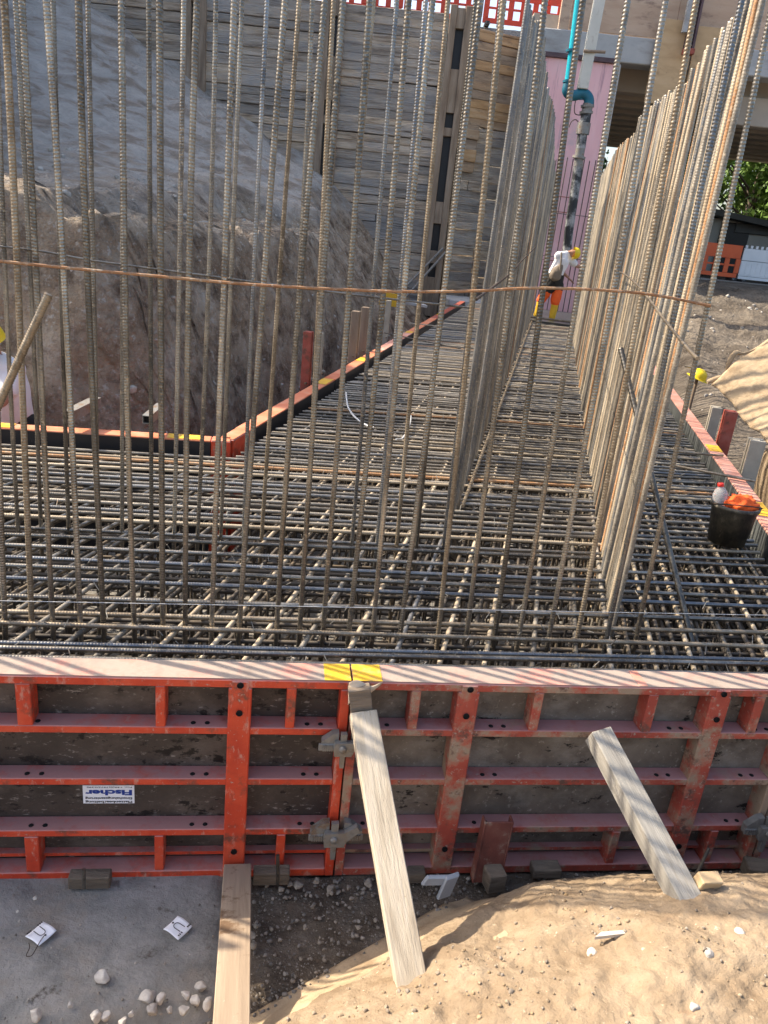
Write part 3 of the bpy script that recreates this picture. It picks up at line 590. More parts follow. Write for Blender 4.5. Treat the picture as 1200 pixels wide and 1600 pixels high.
# ------------------------------------------------------------------ FRONT FORMWORK
RZ = [(-.034, 0), (-.236, -.205), (-.464, -.434), (-.703, -.672), (-.91, -.872)]
PO, PI_, PP = 2.372, 2.486, 2.452      # outer face, inner face, ply face
def fbox(mb, s0, s1, p0, p1, z0, z1, b=.003): mb.box(FW((s0 + s1) / 2, (p0 + p1) / 2, (z0 + z1) / 2), cv * ((s1 - s0) / 2), mv * ((p1 - p0) / 2), Z * ((z1 - z0) / 2), b)
def hole(mb, s, z, r, p=PO): mb.lathe([(0, 0), (r * .92, 0), (r, .0035), (r * .86, .006), (r * .85, -.02)], FW(s, p - .003, z), mv * -1, 14)
def panel(s0, s1, pm, red, big, topst, botst, label, hs=()):
    th = thing('wall_formwork', FW((s0 + s1) / 2, 2.43, -.91), label, 'formwork panel')
    mb = MB(); fbox(mb, s0 + .012, s1 - .012, PP, PI_, -.905, -.004, 0); mb.build('plywood', pm, th)
    tops = MB(); fbox(tops, s0, s1, PO, PI_ + .004, -.034, .0, .004); tops.build('top_rail', red, th)
    tl = MB(); fbox(tl, s0 + .004, s1 - .004, PO + .004, PI_, .0012, .0034, 0); tl.build('dusty_top', 'rail_top', th)
    for i, (z0, z1) in enumerate(RZ[1:]):
        mb = MB(); dp = .004 if i < 3 else 0
        fbox(mb, s0 + .034, s1 - .034, PO + dp, PP - .001, z0, z1, .003)
        if i == 3: fbox(mb, s0 + .034, s1 - .034, PP - .03, PP - .001, -.84, -.825, 0)
        rl = mb.build('cross_rail', red, th)
        if i < 3:
            for sb, sg in hs:
                for dd in (sg * .115, sg * .165):
                    q = sb + dd
                    if s0 + .06 < q < s1 - .05 and -1.0 < q < 2.2: MB().lathe([(0, .0015), (.0085, .0015), (.0095, .0), (.0096, -.002)], FW(q, (PO + PP) / 2 - .01, z1 + .0005), Z, 12).build('bolt_hole', 'black', rl)
    for e0, e1 in ((s0, s0 + .034), (s1 - .034, s1)):
        mb = MB(); fbox(mb, e0, e1, PO - .001, PI_, -.91, -.035, .003); mb.build('end_post', red, th)
    for k, sb in enumerate(big):
        mb = MB(); fbox(mb, sb - .041, sb + .041, PO - .002, PP - .002, -.905, -.0345, .004); fbox(mb, sb - .03, sb + .03, PO - .004, PO + .01, -.2, -.005, .003)
        st = mb.build('stiffener', red, th)
        for z in (-.018, -.135, -.775):
            hb = MB(); hole(hb, sb, z, .0125, PO - (.003 if z > -.2 else .001)); hb.build('anchor_hole', 'black', st)
    for (q, w) in topst:
        mb = MB(); fbox(mb, q - w / 2, q + w / 2, PO + .003, PP - .001, -.206, -.0345, .003); mb.build('short_stud', red, th)
    for (q, w) in botst:
        mb = MB(); fbox(mb, q - w / 2, q + w / 2, PO + .003, PP - .001, -.873, -.703, .003); mb.build('short_stud', red, th)
    return th
pl = panel(-2.05, .312, 'ply_dark', 'red', [-.083, -1.09], [(-.82, .05), (-.36, .034), (.1, .034), (-1.4, .034)], [(-.83, .05), (-.367, .034), (.096, .034), (-1.4, .034)],
           'left front formwork panel, bright red frame with dark brown plywood and a sticker', [(-.083, -1), (.33, -1), (-.95, 1)])
pr = panel(.318, 2.125, 'ply_grey', 'red_old', [.755, 1.768], [(.557, .036), (1.03, .036), (1.49, .04), (1.94, .04)], [(.557, .036), (1.48, .036), (1.92, .036)],
           'right front formwork panel, worn red frame with greyish scuffed plywood', [(.30, 1), (.755, 1), (1.768, -1), (2.14, -1)])
p3 = panel(2.131, 3.3, 'ply_grey', 'red_old', [2.8], [], [], 'next front formwork panel just entering at the right edge')
mb = MB(); fbox(mb, .215, .311, PO + .002, PI_ - .002, .004, .0056, 0); mb.build('yellow_mark', 'yellow', pl)
mb = MB(); fbox(mb, .319, .425, PO + .002, PI_ - .002, .004, .0056, 0); mb.build('yellow_mark', 'yellow', pr)
mb = MB(); fbox(mb, 1.42, 1.455, PO + .006, PI_ - .004, .004, .0056, 0); mb.build('red_mark', 'rail_top_red', pr)
# sticker
st = MB(); fbox(st, -.657, -.469, PP - .0022, PP - .0004, -.612, -.528, 0)
stick = st.build('sticker', 'paper', pl)
def text(body, w, h, org, ax, ay, m, parent, name='lettering', off=.0):
    cu = bpy.data.curves.new('t', 'FONT'); cu.body = body; cu.offset = off; cu.resolution_u = 3
    o = bpy.data.objects.new('t', cu); COL.objects.link(o); dg = bpy.context.evaluated_depsgraph_get(); dg.update()
    me = bpy.data.meshes.new_from_object(o.evaluated_get(dg)); bpy.data.objects.remove(o)
    xs_ = [v.co.x for v in me.vertices]; ys_ = [v.co.y for v in me.vertices]
    x0, x1, y0, y1 = min(xs_), max(xs_), min(ys_), max(ys_)
    for v in me.vertices: v.co = V(org) + V(ax) * ((v.co.x - x0) / (x1 - x0) * w) + V(ay) * ((v.co.y - y0) / (y1 - y0) * h)
    me.materials.clear(); me.materials.append(M[m]); return link(name, me, parent)
tp = PP - .0032
text('Plattenbearbeitung', .172, .0135, FW(-.477, tp, -.596 - .0005), -cv, -Z, 'ink', stick, off=.026)
text('Einschalungssanierung', .172, .0135, FW(-.477, tp, -.5795), -cv, -Z, 'ink', stick, off=.026)
text('Fischer', .172, .026, FW(-.477, tp, -.5475), -cv, -Z, 'blue_ink', stick, off=.045)
text('Fon +49(0)7972/6395', .165, .0075, FW(-.477, tp, -.531), -cv, -Z, 'ink', stick, off=.008)

# clamps on the joints
def clamp(s, z, label, flip=1, sc=1.0):
    th = thing('formwork_clamp', FW(s, PO - .03, z), label, 'clamp', 'wedge clamps on the panel joints')
    g = lambda ds, dp, dz: FW(s + flip * ds * sc, PO - dp, z + dz * sc)
    for k in (-1, 1):                            # jaws
        mb = MB(); mb.prism([g(k * .028, .005, .055), g(k * .055, .005, .05), g(k * .100, .005, .012), g(k * .100, .005, -.03), g(k * .028, .005, -.03)], mv * -.03)
        mb.build('jaw', 'galv', th)
        mb = MB()
        for q in range(7): mb.box(g(k * (.038 + q * .009), .039, -.015), cv * .0028, mv * .005, Z * .012)
        mb.box(g(k * .066, .034, -.015), cv * .04, mv * .004, Z * .015, .002); mb.build('toothed_bar', 'galv', th)
    mb = MB(); mb.prism([g(-.05, .036, -.005), g(-.045, .036, .02), g(.03, .036, .024), g(.075, .036, .055), g(.088, .036, .03), g(.04, .036, -.02), g(.03, .036, -.045), g(-.045, .036, -.045)], mv * -.022)
    mb.build('clamp_body', 'galv', th)
    MB().lathe([(0, .01), (.012, .01), (.014, .004), (.014, -.01)], g(-.01, .06, -.005), mv * -1, 12).build('bolt_head', 'galv', th)
    mb = MB(); mb.prism([g(-.022, .028, .06), g(.006, .028, .06), g(.002, .028, -.115), g(-.016, .028, -.115)], mv * -.02); mb.build('wedge', 'galv', th)
clamp(.305, -.245, 'upper grey clamp on the panel joint, half hidden by the leaning plank', sc=.85)
clamp(.305, -.665, 'lower grey wedge clamp gripping the joint between the two front panels')
clamp(2.125, -.655, 'grey clamp on the joint at the right edge of the photo')

# timber, blocks and bits at the formwork
def beam(name, a, b, w, t, side, m, label, cat, bev=.003, **k):
    a, b = V(a), V(b); d = b - a; L_ = d.length; d.normalize(); sd = V(side); sd = (sd - d * sd.dot(d)).normalized(); up = d.cross(sd)
    mb = MB(); mb.box((0, 0, 0), (w / 2, 0, 0), (0, t / 2, 0), (0, 0, L_ / 2), bev)
    o = mb.build(name, m, label=label, cat=cat, **k)
    o.matrix_world = Matrix(((sd.x, up.x, d.x, 0), (sd.y, up.y, d.y, 0), (sd.z, up.z, d.z, 0), (0, 0, 0, 1))) if up.z * 0 == 0 else None
    o.location = (a + b) / 2; return o
e2 = on_mound(640, 1524)
beam('timber_plank', in_plane(567, 1114, 2.325), e2 + (e2 - in_plane(567, 1114, 2.325)).normalized() * .06, .098, .045, cv, 'plank', 'long pale plank leaning from the panel joint down onto the dirt mound', 'plank')
e3 = on_mound(1066, 1396)
beam('timber_plank', in_plane(934, 1146, 2.30), e3 + (e3 - in_plane(934, 1146, 2.30)).normalized() * .08, .085, .08, cv, 'plank_grey', 'square grey timber leaning against the right panel, striped by shadows', 'plank')
a1, b1 = at(371, 1356, -.84), at(360, 1640, -.60)
beam('timber_plank', a1, b1, .105, .035, cv, 'plank_brown', 'brown weathered plank lying toward the viewer from the left panel foot', 'plank')
beam('timber_block', in_plane(561, 1073, 2.34), in_plane(565, 1113, 2.345), .08, .04, cv, 'block', 'brown wood block wedged at the panel joint above the leaning plank', 'wood block', group=None)
def blk(x, y, p, w, h, d, m, label, rot=0, tilt=0):
    q = in_plane(x, y, p); ex = Matrix.Rotation(rot, 3, 'Z') @ cv; ey = Z.cross(ex)
    ez = (Z + ex * tilt).normalized()
    return MB().box((0, 0, 0), ex * w / 2, ey * d / 2, ez * h / 2, .004).build('timber_block', m, label=label, cat='wood block')
def blk_at(*a, **k):
    o = blk(*a, **k); o.location = in_plane(a[0], a[1], a[2]); return o
blk_at(141, 1373, 2.33, .15, .055, .05, 'block', 'flat weathered wood block at the foot of the left panel with a pin')
blk_at(424, 1367, 2.33, .14, .06, .05, 'block', 'wood block beside the brown plank under the left panel')
blk_at(650, 1366, 2.345, .07, .05, .05, 'block', 'small dark wood block right of the leaning plank foot')
blk_at(852, 1358, 2.35, .12, .045, .06, 'block', 'low dark wood block under the middle of the right panel')
blk_at(772, 1372, 2.27, .075, .085, .07, 'block', 'upright wood block in front of the red steel prop', rot=.15)
blk_at(1184, 1360, 2.30, .11, .07, .08, 'block', 'thick wood block at the right edge under the panel', rot=-.2)
q = on_mound(1104, 1384); o = MB().box((0, 0, 0), cv * .04, mv * .022, Z * .022, .003).build('timber_block', 'block_new', label='small new yellow wood block lying on the mound by the square timber', cat='wood block')
o.location = q + Z * .022; o.rotation_euler = (.25, .12, .1)
for x, y0, y1, lb in ((131, 1358, 1388, 'thin steel pin standing through the wood block at the left panel foot'), (434, 1336, 1382, 'thin ribbed pin standing beside the wood block next to the brown plank')):
    rod('steel_pin', [in_plane(x, y0, 2.275), in_plane(x, y1, 2.27)], .007, 'bar_grey', lb, 'pin')
rod('steel_pin', [in_plane(1108, 1325, 2.29), in_plane(1085, 1372, 2.25)], .007, 'bar_under', 'dark pin leaning at the foot of the right panel near the square timber', 'pin')
# red steel prop (channel) leaning on the right panel
th = thing('steel_prop', in_plane(760, 1372, 2.28), 'dark red steel channel leaning at the foot of the right panel', 'steel prop')
a0, a1 = in_plane(760, 1378, 2.29), in_plane(780, 1284, 2.335); d = (a1 - a0)
mb = MB()
ud = d.normalized(); fr = mv * -1
mb.box((a0 + a1) / 2 + cv * 0, cv * .052, mv * .004, d / 2, .002); mb.build('web', 'prop_red', th)
for k in (-1, 1): MB().box((a0 + a1) / 2 + cv * (.056 * k) + mv * .016, cv * .004, mv * .022, d / 2, .002).build('flange', 'prop_red', th)
# torn film on the joint
X, Y = np.meshgrid(np.linspace(0, 1, 12), np.linspace(0, 1, 10)); base = np.array([list(FW(.30 + .12 * x, PO - .012 - .03 * math.sin(3 * x + 2 * y) * y - .01, .012 - .075 * y * (1 - .55 * x) + .012 * math.sin(7 * x))) for x, y in zip(X.ravel(), Y.ravel())]).reshape(10, 12, 3)
o = grid_mesh('torn_film', base[..., 0], base[..., 1], base[..., 2], 'film', label='torn crumpled film hanging over the panel joint above the plank', cat='film'); mo = o.modifiers.new('thickness', 'SOLIDIFY'); mo.thickness = .0015
# crumpled clear plastic and off-cut in the gravel
q = in_plane(700, 1384, 2.22)
mb = MB(); mb.box(q + Z * .0, cv * .03 + mv * .01, mv * .012, Z * .055 + cv * .012, .006); mb.box(q + cv * -.05 + Z * .03, cv * .05, mv * .01, Z * .022 + cv * .01, .006); mb.build('plastic_scrap', 'plastic_clear', label='grey crumpled plastic scrap in the gravel under the right panel', cat='plastic scrap')

# stones and gravel
def stone_mesh(r, seed, flat=.75, sub=None):
    bm = bmesh.new(); bmesh.ops.create_icosphere(bm, subdivisions=sub or (3 if r < .9 else 2), radius=1); cuts = [(V((random.gauss(0, 1), random.gauss(0, 1), random.gauss(0, .7))).normalized(), random.uniform(.42, .78)) for _ in range(9)]
    sx, sy = random.uniform(.8, 1.25), random.uniform(.75, 1.1)
    for v in bm.verts:
        n = mnoise.noise(v.co * 1.1 + V((seed * 3.1, seed, 0))) * .35 + mnoise.noise(v.co * 2.6 + V((seed, 5, 1))) * .12
        w = V((v.co.x * sx, v.co.y * sy, v.co.z * flat)) * (1 + n)
        for (dk, ok) in cuts:
            e = w.dot(dk) - ok
            if e > 0: w = w - dk * e
        v.co = w * r
    bm.verts.index_update(); r_ = ([v.co.copy() for v in bm.verts], [[v.index for v in f.verts] for f in bm.faces]); bm.free(); return r_
ST = [(56, 1405, .012), (162, 1527, .024), (55, 1588, .027), (110, 1571, .012), (230, 1562, .030), (252, 1561, .021), (237, 1581, .024), (265, 1580, .015), (287, 1581, .020), (292, 1557, .018),
      (313, 1544, .021), (306, 1566, .022), (324, 1571, .025), (149, 1592, .026), (165, 1589, .02), (205, 1585, .014), (192, 1596, .016), (30, 1440, .006), (28, 1425, .006)]
for i, (x, y, r) in enumerate(ST):
    mb = MB(); vs, fs = stone_mesh(r, i); mb.add(vs, fs, True)
    o = mb.build('stone', 'stone', label='pale rounded stone lying loose along the edge of the slab at the lower left', cat='stone', group='loose pale stones by the slab'); o.location = at(x, y, -.885) + Z * r * .3
ST2 = [(465, 1384, .021), (516, 1391, .022), (575, 1381, .021), (545, 1388, .014), (494, 1378, .016), (518, 1396, .012), (452, 1383, .012), (549, 1404, .011), (477, 1450, .012), (488, 1418, .011), (560, 1450, .013), (440, 1390, .013), (395, 1462, .016), (397, 1478, .018), (401, 1448, .012)]
for i, (x, y, r) in enumerate(ST2):
    mb = MB(); vs, fs = stone_mesh(r, i + 40); mb.add(vs, fs, True)
    o = mb.build('stone', 'pebble', label='greyish pebble in the dark gravel between the brown plank and the leaning plank', cat='stone', group='larger pebbles in the gravel'); o.location = at(x, y, -.9) + Z * r * .35
mb0 = MB(); k = 0
gp = [stone_mesh(1, 300 + i, .6) for i in range(6)]
while k < 420:
    k += 1; px, py = R_(-40, 350), 1380 + 230 * random.random() ** .6; q = at(px, py, -.892); r = .0012 + .005 * random.random() ** 5; vs, fs = random.choice(gp)
    mb0.add([v * r + q for v in vs], fs, False)
mb0.build('grit', 'pebble', kind='stuff', label='small grit and chips lying on the grey slab', cat='grit')
mb = MB(); k = 0
protos = [stone_mesh(1, 100 + i, .7) for i in range(8)]
low = []; low1 = [stone_mesh(1, 700 + i, .7, 1) for i in range(8)]
for vs, fs in protos: low.append((vs, fs))
while k < 3000:
    if k < 2300: px, py = R_(392, 760), R_(1362, 1590)
    else: px, py = R_(640, 1200), R_(1345, 1400)
    q = at(px, py, -.915)
    if q.dot(mv) > 2.37 or float(mound_d(np.array([q.x]), np.array([q.y]))[0]) > .05: k += 1; continue
    r = .0018 + .0095 * random.random() ** 4; vs, fs = random.choice(low if r > .0065 else low1); rt = Matrix.Rotation(R_(0, 6.3), 3, 'Z')
    mb.add([rt @ v * r + q + Z * r * .4 for v in vs], fs, True); k += 1
mb.build('gravel', 'pebble', kind='stuff', label='fine gravel scattered on the dark earth below the front formwork', cat='gravel')
mb = MB()
tiny = [stone_mesh(1, 500 + i, .75, 1) for i in range(10)]
cen = [(R_(-.2, 1.5), R_(1.0, 2.1)) for _ in range(26)]
for k in range(4200):
    x, y = R_(-.3, 1.7), R_(.9, 2.3)
    if k % 3: cx, cy = random.choice(cen); x, y = cx + random.gauss(0, .07), cy + random.gauss(0, .05)
    if float(mound_d(np.array([x]), np.array([y]))[0]) < .16: continue
    z = float(mound_h(np.array([x]), np.array([y]))[0]); r = .0012 + .009 * random.random() ** 7; vs, fs = random.choice(tiny if r < .0065 else low); rt = Matrix.Rotation(R_(0, 6.3), 3, 'Z')
    mb.add([rt @ v * r + V((x, y, z + r * .25)) for v in vs], fs, True)
mb.build('pebbles', 'clod', kind='stuff', label='small clods and pebbles strewn over the sunlit dirt mound', cat='pebbles')
for i, (x, y, r) in enumerate(((925, 1490, .02), (1108, 1492, .02), (1085, 1576, .016), (1155, 1455, .018))):
    q = on_mound(x, y); mb = MB(); vs, fs = stone_mesh(r, 70 + i, .6); mb.add(vs, fs, True)
    o = mb.build('stone', 'stone', label='whitish stone half sunk in the sunlit dirt mound', cat='stone', group='whitish stones on the mound'); o.location = q
q = on_mound(955, 1470); mb = MB(); mb.prism([V((-.055, -.008, 0)), V((.05, .018, 0)), V((.055, .03, 0)), V((-.03, .014, 0))], (0, 0, .012)); o = mb.build('wood_splinter', 'stone', label='long whitish splinter lying on the sunlit dirt mound', cat='splinter'); o.location = q + Z * .006
mb = MB(); k = 0
while k < 2400:                                  # rubble on the cut face
    x, y = R_(-7, 1), R_(6.3, 16); z = float(ground_h(np.array([x]), np.array([y]))[0]); k += 1
    if k % 3 == 0: x, y = R_(4.6, 9.5), R_(9, 19); z = float(ground_h(np.array([x]), np.array([y]))[0])
    if z < -.85 or z > 2.2: continue
    r = .008 + .055 * random.random() ** 5; vs, fs = random.choice(low); rt = Matrix.Rotation(R_(0, 6.3), 3, 'Z')
    mb.add([rt @ v * r + V((x, y, z)) for v in vs], fs, True)
mb.build('rubble', 'stone', kind='stuff', label='stones and clods sticking out of the excavated bank', cat='rubble')

# paper tags
def card(x, y, rot, label, wires):
    q = at(x, y, -.887); th = thing('paper_tag', q, label, 'paper tag')
    a = V((cos(rot), sin(rot), 0)); b = V((-sin(rot), cos(rot), 0)); nX = 10
    vs = [q + a * (-.036 + .072 * i / 9) + b * (-.036 + .072 * j / 9) + Z * (.004 + .006 * (i / 9 - .4) ** 2 * 2 + .004 * math.sin(j * .5)) for j in range(nX) for i in range(nX)]
    fs = [(j * nX + i, j * nX + i + 1, (j + 1) * nX + i + 1, (j + 1) * nX + i) for j in range(nX - 1) for i in range(nX - 1)]
    o = MB().add(vs, fs, True).build('sheet', 'paper', th); mo = o.modifiers.new('t', 'SOLIDIFY'); mo.thickness = .001
    zz = Z * .0125
    mb = MB(); U_ = [(-.012, .022), (-.012, -.002)] + [(.012 * cos(w), -.004 + .012 * sin(w)) for w in np.linspace(pi, 2 * pi, 8)] + [(.012, -.002), (.012, .022)]
    mb.tube([q + a * u + b * v + zz for u, v in U_], .0014, 5)
    for u in (-.03, -.024, -.018, .012, .02, .027): mb.box(q + a * u + b * .030 + zz, a * .0022, b * .0035, Z * .0004)
    mb.lathe([(0, .0005), (.004, .0005)], q + b * -.024 + zz, Z, 10); mb.build('printed_mark', 'ink', th)
    if wires:
        MB().tube(smooth_pts([q + b * -.024 + Z * .016, at(62, 1472, -.88), at(52, 1490, -.88), at(47, 1494, -.886), at(41, 1493, -.886), at(46, 1481, -.88), at(45, 1473, -.88)]), .0016, 5).build('wire', 'wire', th)
card(64, 1460, radians(62), 'white paper tag with a dark wire through it on the grey slab', True)
card(278, 1451, radians(-118), 'white paper tag lying flat alone on the grey slab', False)

# ------------------------------------------------------------------ SIDE AND REAR FORMWORK
def side_panel(a0, b0, out, film, top, label, yel, zt=0.0):
    a0, b0, out = V(a0), V(b0), V(out).normalized(); d = b0 - a0; L_ = d.length; d.normalize()
    th = thing('wall_formwork', (a0 + b0) / 2 - Z * .9, label, 'formwork panel')
    mid = (a0 + b0) / 2
    MB().box(mid + out * .010 + Z * (-.455 + zt), d * (L_ / 2 - .004), out * .010, Z * .445, 0).build('film_face', film, th)
    MB().box(mid + out * .065 + Z * (-.016 + zt), d * (L_ / 2 - .003), out * .062, Z * .016, .003).build('top_rail', top, th)
    for z in (-.22, -.45, -.68, -.89): MB().box(mid + out * .075 + Z * z, d * (L_ / 2 - .02), out * .05, Z * .016, 0).build('cross_rail', 'red', th)
    for t in (-1, 0, 1): MB().box(mid + d * t * (L_ / 2 - .03) + out * .075 + Z * -.455, d * .028, out * .049, Z * .415, 0).build('stud', 'red', th)
    for (f0, f1) in yel: MB().box(a0 + d * L_ * (f0 + f1) / 2 + out * .065 + Z * (.0025 + zt), d * L_ * (f1 - f0) / 2, out * .055, Z * .0015, 0).build('yellow_mark', 'yellow', th)
    return th
# rear formwork at the left (parallel to the front one)
PB = 5.40; sc_ = s_of(-2.06, PB)
side_panel(FW(-5.6, PB, 0), FW(-2.0, PB, 0), mv, 'film_black', 'orange_top', 'rear formwork panel by the worker at far left, black face and faded orange top', [(.93, .99)])
side_panel(FW(-1.995, PB, 0), FW(sc_ - .14, PB, 0), mv, 'film_black', 'orange_top', 'rear formwork panel next to the inner corner, black face with yellow paint', [(.0, .12), (.80, .95)])
th = thing('corner_formwork', FW(sc_, PB, -.9), 'bright orange steel corner piece joining the two left formworks', 'formwork panel')
MB().box(FW(sc_ - .07, PB + .06, -.45), cv * .068, mv * .06, Z * .45, .004).build('short_leg', 'red', th)
MB().box(FW(sc_ - .07, PB + .06, .0025), cv * .062, mv * .055, Z * .0018, 0).build('top_face', 'orange_top', th)
A0 = UN(-2.06, FW(sc_, PB, 0).dot(uv_), 0)
MB().box(A0 + uv_ * .22 + nv * -.06 + Z * -.45, uv_ * .16, nv * .058, Z * .449, .004).build('long_leg', 'red', th)
MB().box(A0 + uv_ * .22 + nv * -.06 + Z * .0025, uv_ * .15, nv * .052, Z * .0018, 0).build('top_face', 'orange_top', th)
t = A0.dot(uv_) + .385; i = 0
lab = ['first left side panel after the corner, bright orange top', 'second left side panel with a dark red top', 'third left side panel with scraped orange top', 'fourth left side panel in the distance', 'fifth left side panel nearly at the timber wall', 'last left side panel at the timber wall']
while t < 20 and i < 6:
    side_panel(UN(-2.06, t, 0), UN(-2.06, t + 2.38, 0), nv * -1, 'film_black', ['orange_top', 'orange_top', 'rail_top_red', 'orange_top', 'post_red', 'post_red'][i], lab[i], [[(.86, .99)], [(.55, .68)], [(.9, .98)], [], [(.3, .4)], []][i]); t += 2.39; i += 1
t = 4.05; i = 0
lab = ['nearest right side panel beside the black bucket, striped top rail', 'second right side panel with yellow paint, striped by bar shadows', 'third right side panel behind the sunlit bars', 'fourth right side panel behind the sunlit bars far down', 'farthest right side panel']
t = 3.19
while t < 14 and i < 5:
    side_panel(UN(1.55, t, 0), UN(1.55, t + 2.38, 0), nv, 'film_grey', 'rail_top_red', lab[i], [[(.86, .99)], [(.58, .68)], [], [], []][i]); t += 2.39; i += 1

# posts standing behind the side panels
def post(base, top, w, m, label, out):
    d = top - base; th = thing('formwork_post', base, label, 'formwork post', 'posts behind the side formwork')
    out = V(out); sd = Z.cross(out).normalized()
    for k in (-1, 1): MB().box((base + top) / 2 + sd * (k * w * .36), sd * (w * .14), out * (w * .5), d / 2, .003).build('channel', m, th)
    MB().box((base + top) / 2, sd * (w * .22), out * (w * .22), d / 2 * .985, 0).build('web', m, th)
    MB().tube([base + Z * .1 - out * .02 - sd * .09, base + Z * .1 - out * .02 + sd * .09], .009, 6).build('tie_rod', 'bar_tan', th)
    MB().lathe([(.0, .0), (.028, 0), (.03, .02), (.012, .03)], base + Z * .1 - out * .02 - sd * .1, sd * -1, 10).build('wing_nut', 'galv', th)
    return th
def lpost(x, yb, yt, a, w, m, label):
    b = atP(x, yb, nv, a); t_ = atP(x + .02 * (yb - yt), yt, nv, a); b.z = min(b.z, -.1); post(b, V((b.x, b.y, t_.z)), w, m, label, nv * -1)
lpost(478, 588, 519, -2.28, .085, 'post_red', 'red steel post behind the left side panel, nearest of the group')
lpost(497, 585, 521, -2.30, .06, 'post_grey', 'pale grey post just behind the nearest red post on the left')
lpost(553, 535, 487, -2.30, .10, 'pile', 'brown wooden post in the middle of the left side formwork')
lpost(568, 530, 481, -2.30, .10, 'pile', 'taller brown wooden post beside the other brown post')
lpost(605, 498, 470, -2.32, .07, 'post_grey', 'small grey post far down the left side formwork')
def rpost(xb, yb, xt, yt, a, w, m, label):
    b = atP(xb, yb, nv, a); t_ = atP(xt, yt, nv, a); b.z -= .25
    post(b, V((b.x, b.y, t_.z)), w, m, label, nv)
rpost(1109, 678, 1116, 632, 1.82, .10, 'post_grey', 'farthest grey steel post behind the right side panel')
rpost(1127, 702, 1136, 636, 1.82, .11, 'post_red', 'red steel post between the two grey posts on the right')
rpost(1165, 752, 1178, 682, 1.82, .12, 'post_grey', 'nearest tall grey steel post behind the right side panel')
q = atP(112, 635, mv, 5.5)
th = thing('hollow_profile', q, 'pale hollow steel profile lying over the rear formwork by the left worker', 'steel profile')
def hollow(q, d, w, L_, th):
    d = V(d).normalized(); s_ = d.cross(Z).normalized(); up = s_.cross(d)
    for k in (-1, 1):
        MB().box(q + s_ * (k * w * .45) + d * L_ / 2, s_ * (w * .05), up * w * .5, d * L_ / 2).build('side', 'galv', th)
        MB().box(q + up * (k * w * .45) + d * L_ / 2, s_ * (w * .395), up * w * .05, d * L_ / 2).build('face', 'galv', th)
    MB().box(q + d * L_ * .52, s_ * (w * .38), up * (w * .38), d * L_ * .46).build('inside', 'black', th)
h0 = in_plane(106, 650, 5.36); hollow(h0, in_plane(146, 630, 5.72) - h0, .07, .42, th)
th = thing('hollow_profile', FW(-1.35, 5.38, .04), 'pale hollow steel profile lying over the rear formwork near the corner', 'steel profile')
h0 = in_plane(229, 656, 5.36); hollow(h0, in_plane(246, 641, 5.60) - h0, .06, .32, th)

# ------------------------------------------------------------------ BUCKET
q = at(1134, 846, -.062); th = thing('bucket', q, 'black plastic bucket standing on the mat by the right formwork', 'bucket')
MB().lathe([(0, .004), (.105, .004), (.108, .0), (.134, .225), (.143, .228), (.145, .25), (.135, .252), (.128, .24), (.104, .012), (0, .012)], q, Z, 32).build('shell', 'bucket', th)
MB().tube([q + V((.146 * cos(w), .146 * sin(w), .235 - .05 * sin(w))) for w in np.linspace(pi * 1.02, pi * 1.98, 14)], .004, 6).build('handle', 'wire', th)
def blob(name, c, r, sc, seed, m, amp, label, cat, freq=2.0):
    bm = bmesh.new(); bmesh.ops.create_icosphere(bm, subdivisions=4, radius=1)
    for v in bm.verts:
        n = abs(mnoise.noise(v.co * freq + V((seed, 0, 0)))) * amp + mnoise.noise(v.co * freq * 2.7 + V((0, seed, 0))) * amp * .4
        v.co = V((v.co.x * sc[0], v.co.y * sc[1], v.co.z * sc[2])) * r * (1 + n)
    bm.verts.index_update(); mb = MB().add([v.co.copy() for v in bm.verts], [[v.index for v in f.verts] for f in bm.faces], True); bm.free()
    o = mb.build(name, m, label=label, cat=cat); o.location = c; return o
blob('hi_vis_cloth', q + V((.035, -.01, .235)), .085, (1, .9, .8), 3, 'hi_orange', .5, 'crumpled bright orange hi-vis cloth stuffed in the black bucket', 'cloth')
th = thing('plastic_bottle', q + V((-.07, .03, .2)), 'clear plastic bottle with a red cap sticking out of the black bucket', 'bottle')
ax = V((-.18, .1, 1)).normalized(); b0 = q + V((-.06, .035, .14))
MB().lathe([(0, 0), (.042, .0), (.045, .01), (.045, .1), (.047, .11), (.045, .12), (.045, .15), (.03, .18), (.015, .195), (.015, .2)], b0, ax, 20).build('bottle_body', 'pet', th)
MB().lathe([(.017, .196), (.019, .198), (.019, .215), (.016, .218), (0, .218)], b0, ax, 16).build('cap', 'red_cap', th)

# ------------------------------------------------------------------ HEAP WITH FLEECE
hx, hy = np.meshgrid(np.linspace(0, 1, 90), np.linspace(0, 1, 70))
nearp, farp = at(1250, 760, -.55), atY(1215, 440, 9.2)
A0, A1 = V((3.42, 8.5, .25)), V((4.25, 6.9, -.55))            # lower hem, far to near
X = np.zeros_like(hx); Yh = np.zeros_like(hx); Zh = np.zeros_like(hx)
dn = V((.80, .25, 1.15))
for j in range(hx.shape[0]):
    for i in range(hx.shape[1]):
        f, g_ = hx[j, i], hy[j, i]
        hem = A0.lerp(A1, f) + V((.02 * sin(9 * f), .0, .03 * sin(14 * f + 1)))
        q = hem + V((1.9 * g_ + .35 * g_ * g_, .25 * g_, 1.55 * (g_ * .75 + .25 * sin(min(g_ * 1.15, 1) * pi / 2)) * (1 - .3 * f)))
        q += V((-.05 * sin(pi * min(1, g_ * 3)), 0, 0)) if g_ < .33 else V((0, 0, 0))
        X[j, i], Yh[j, i], Zh[j, i] = q.x, q.y, q.z
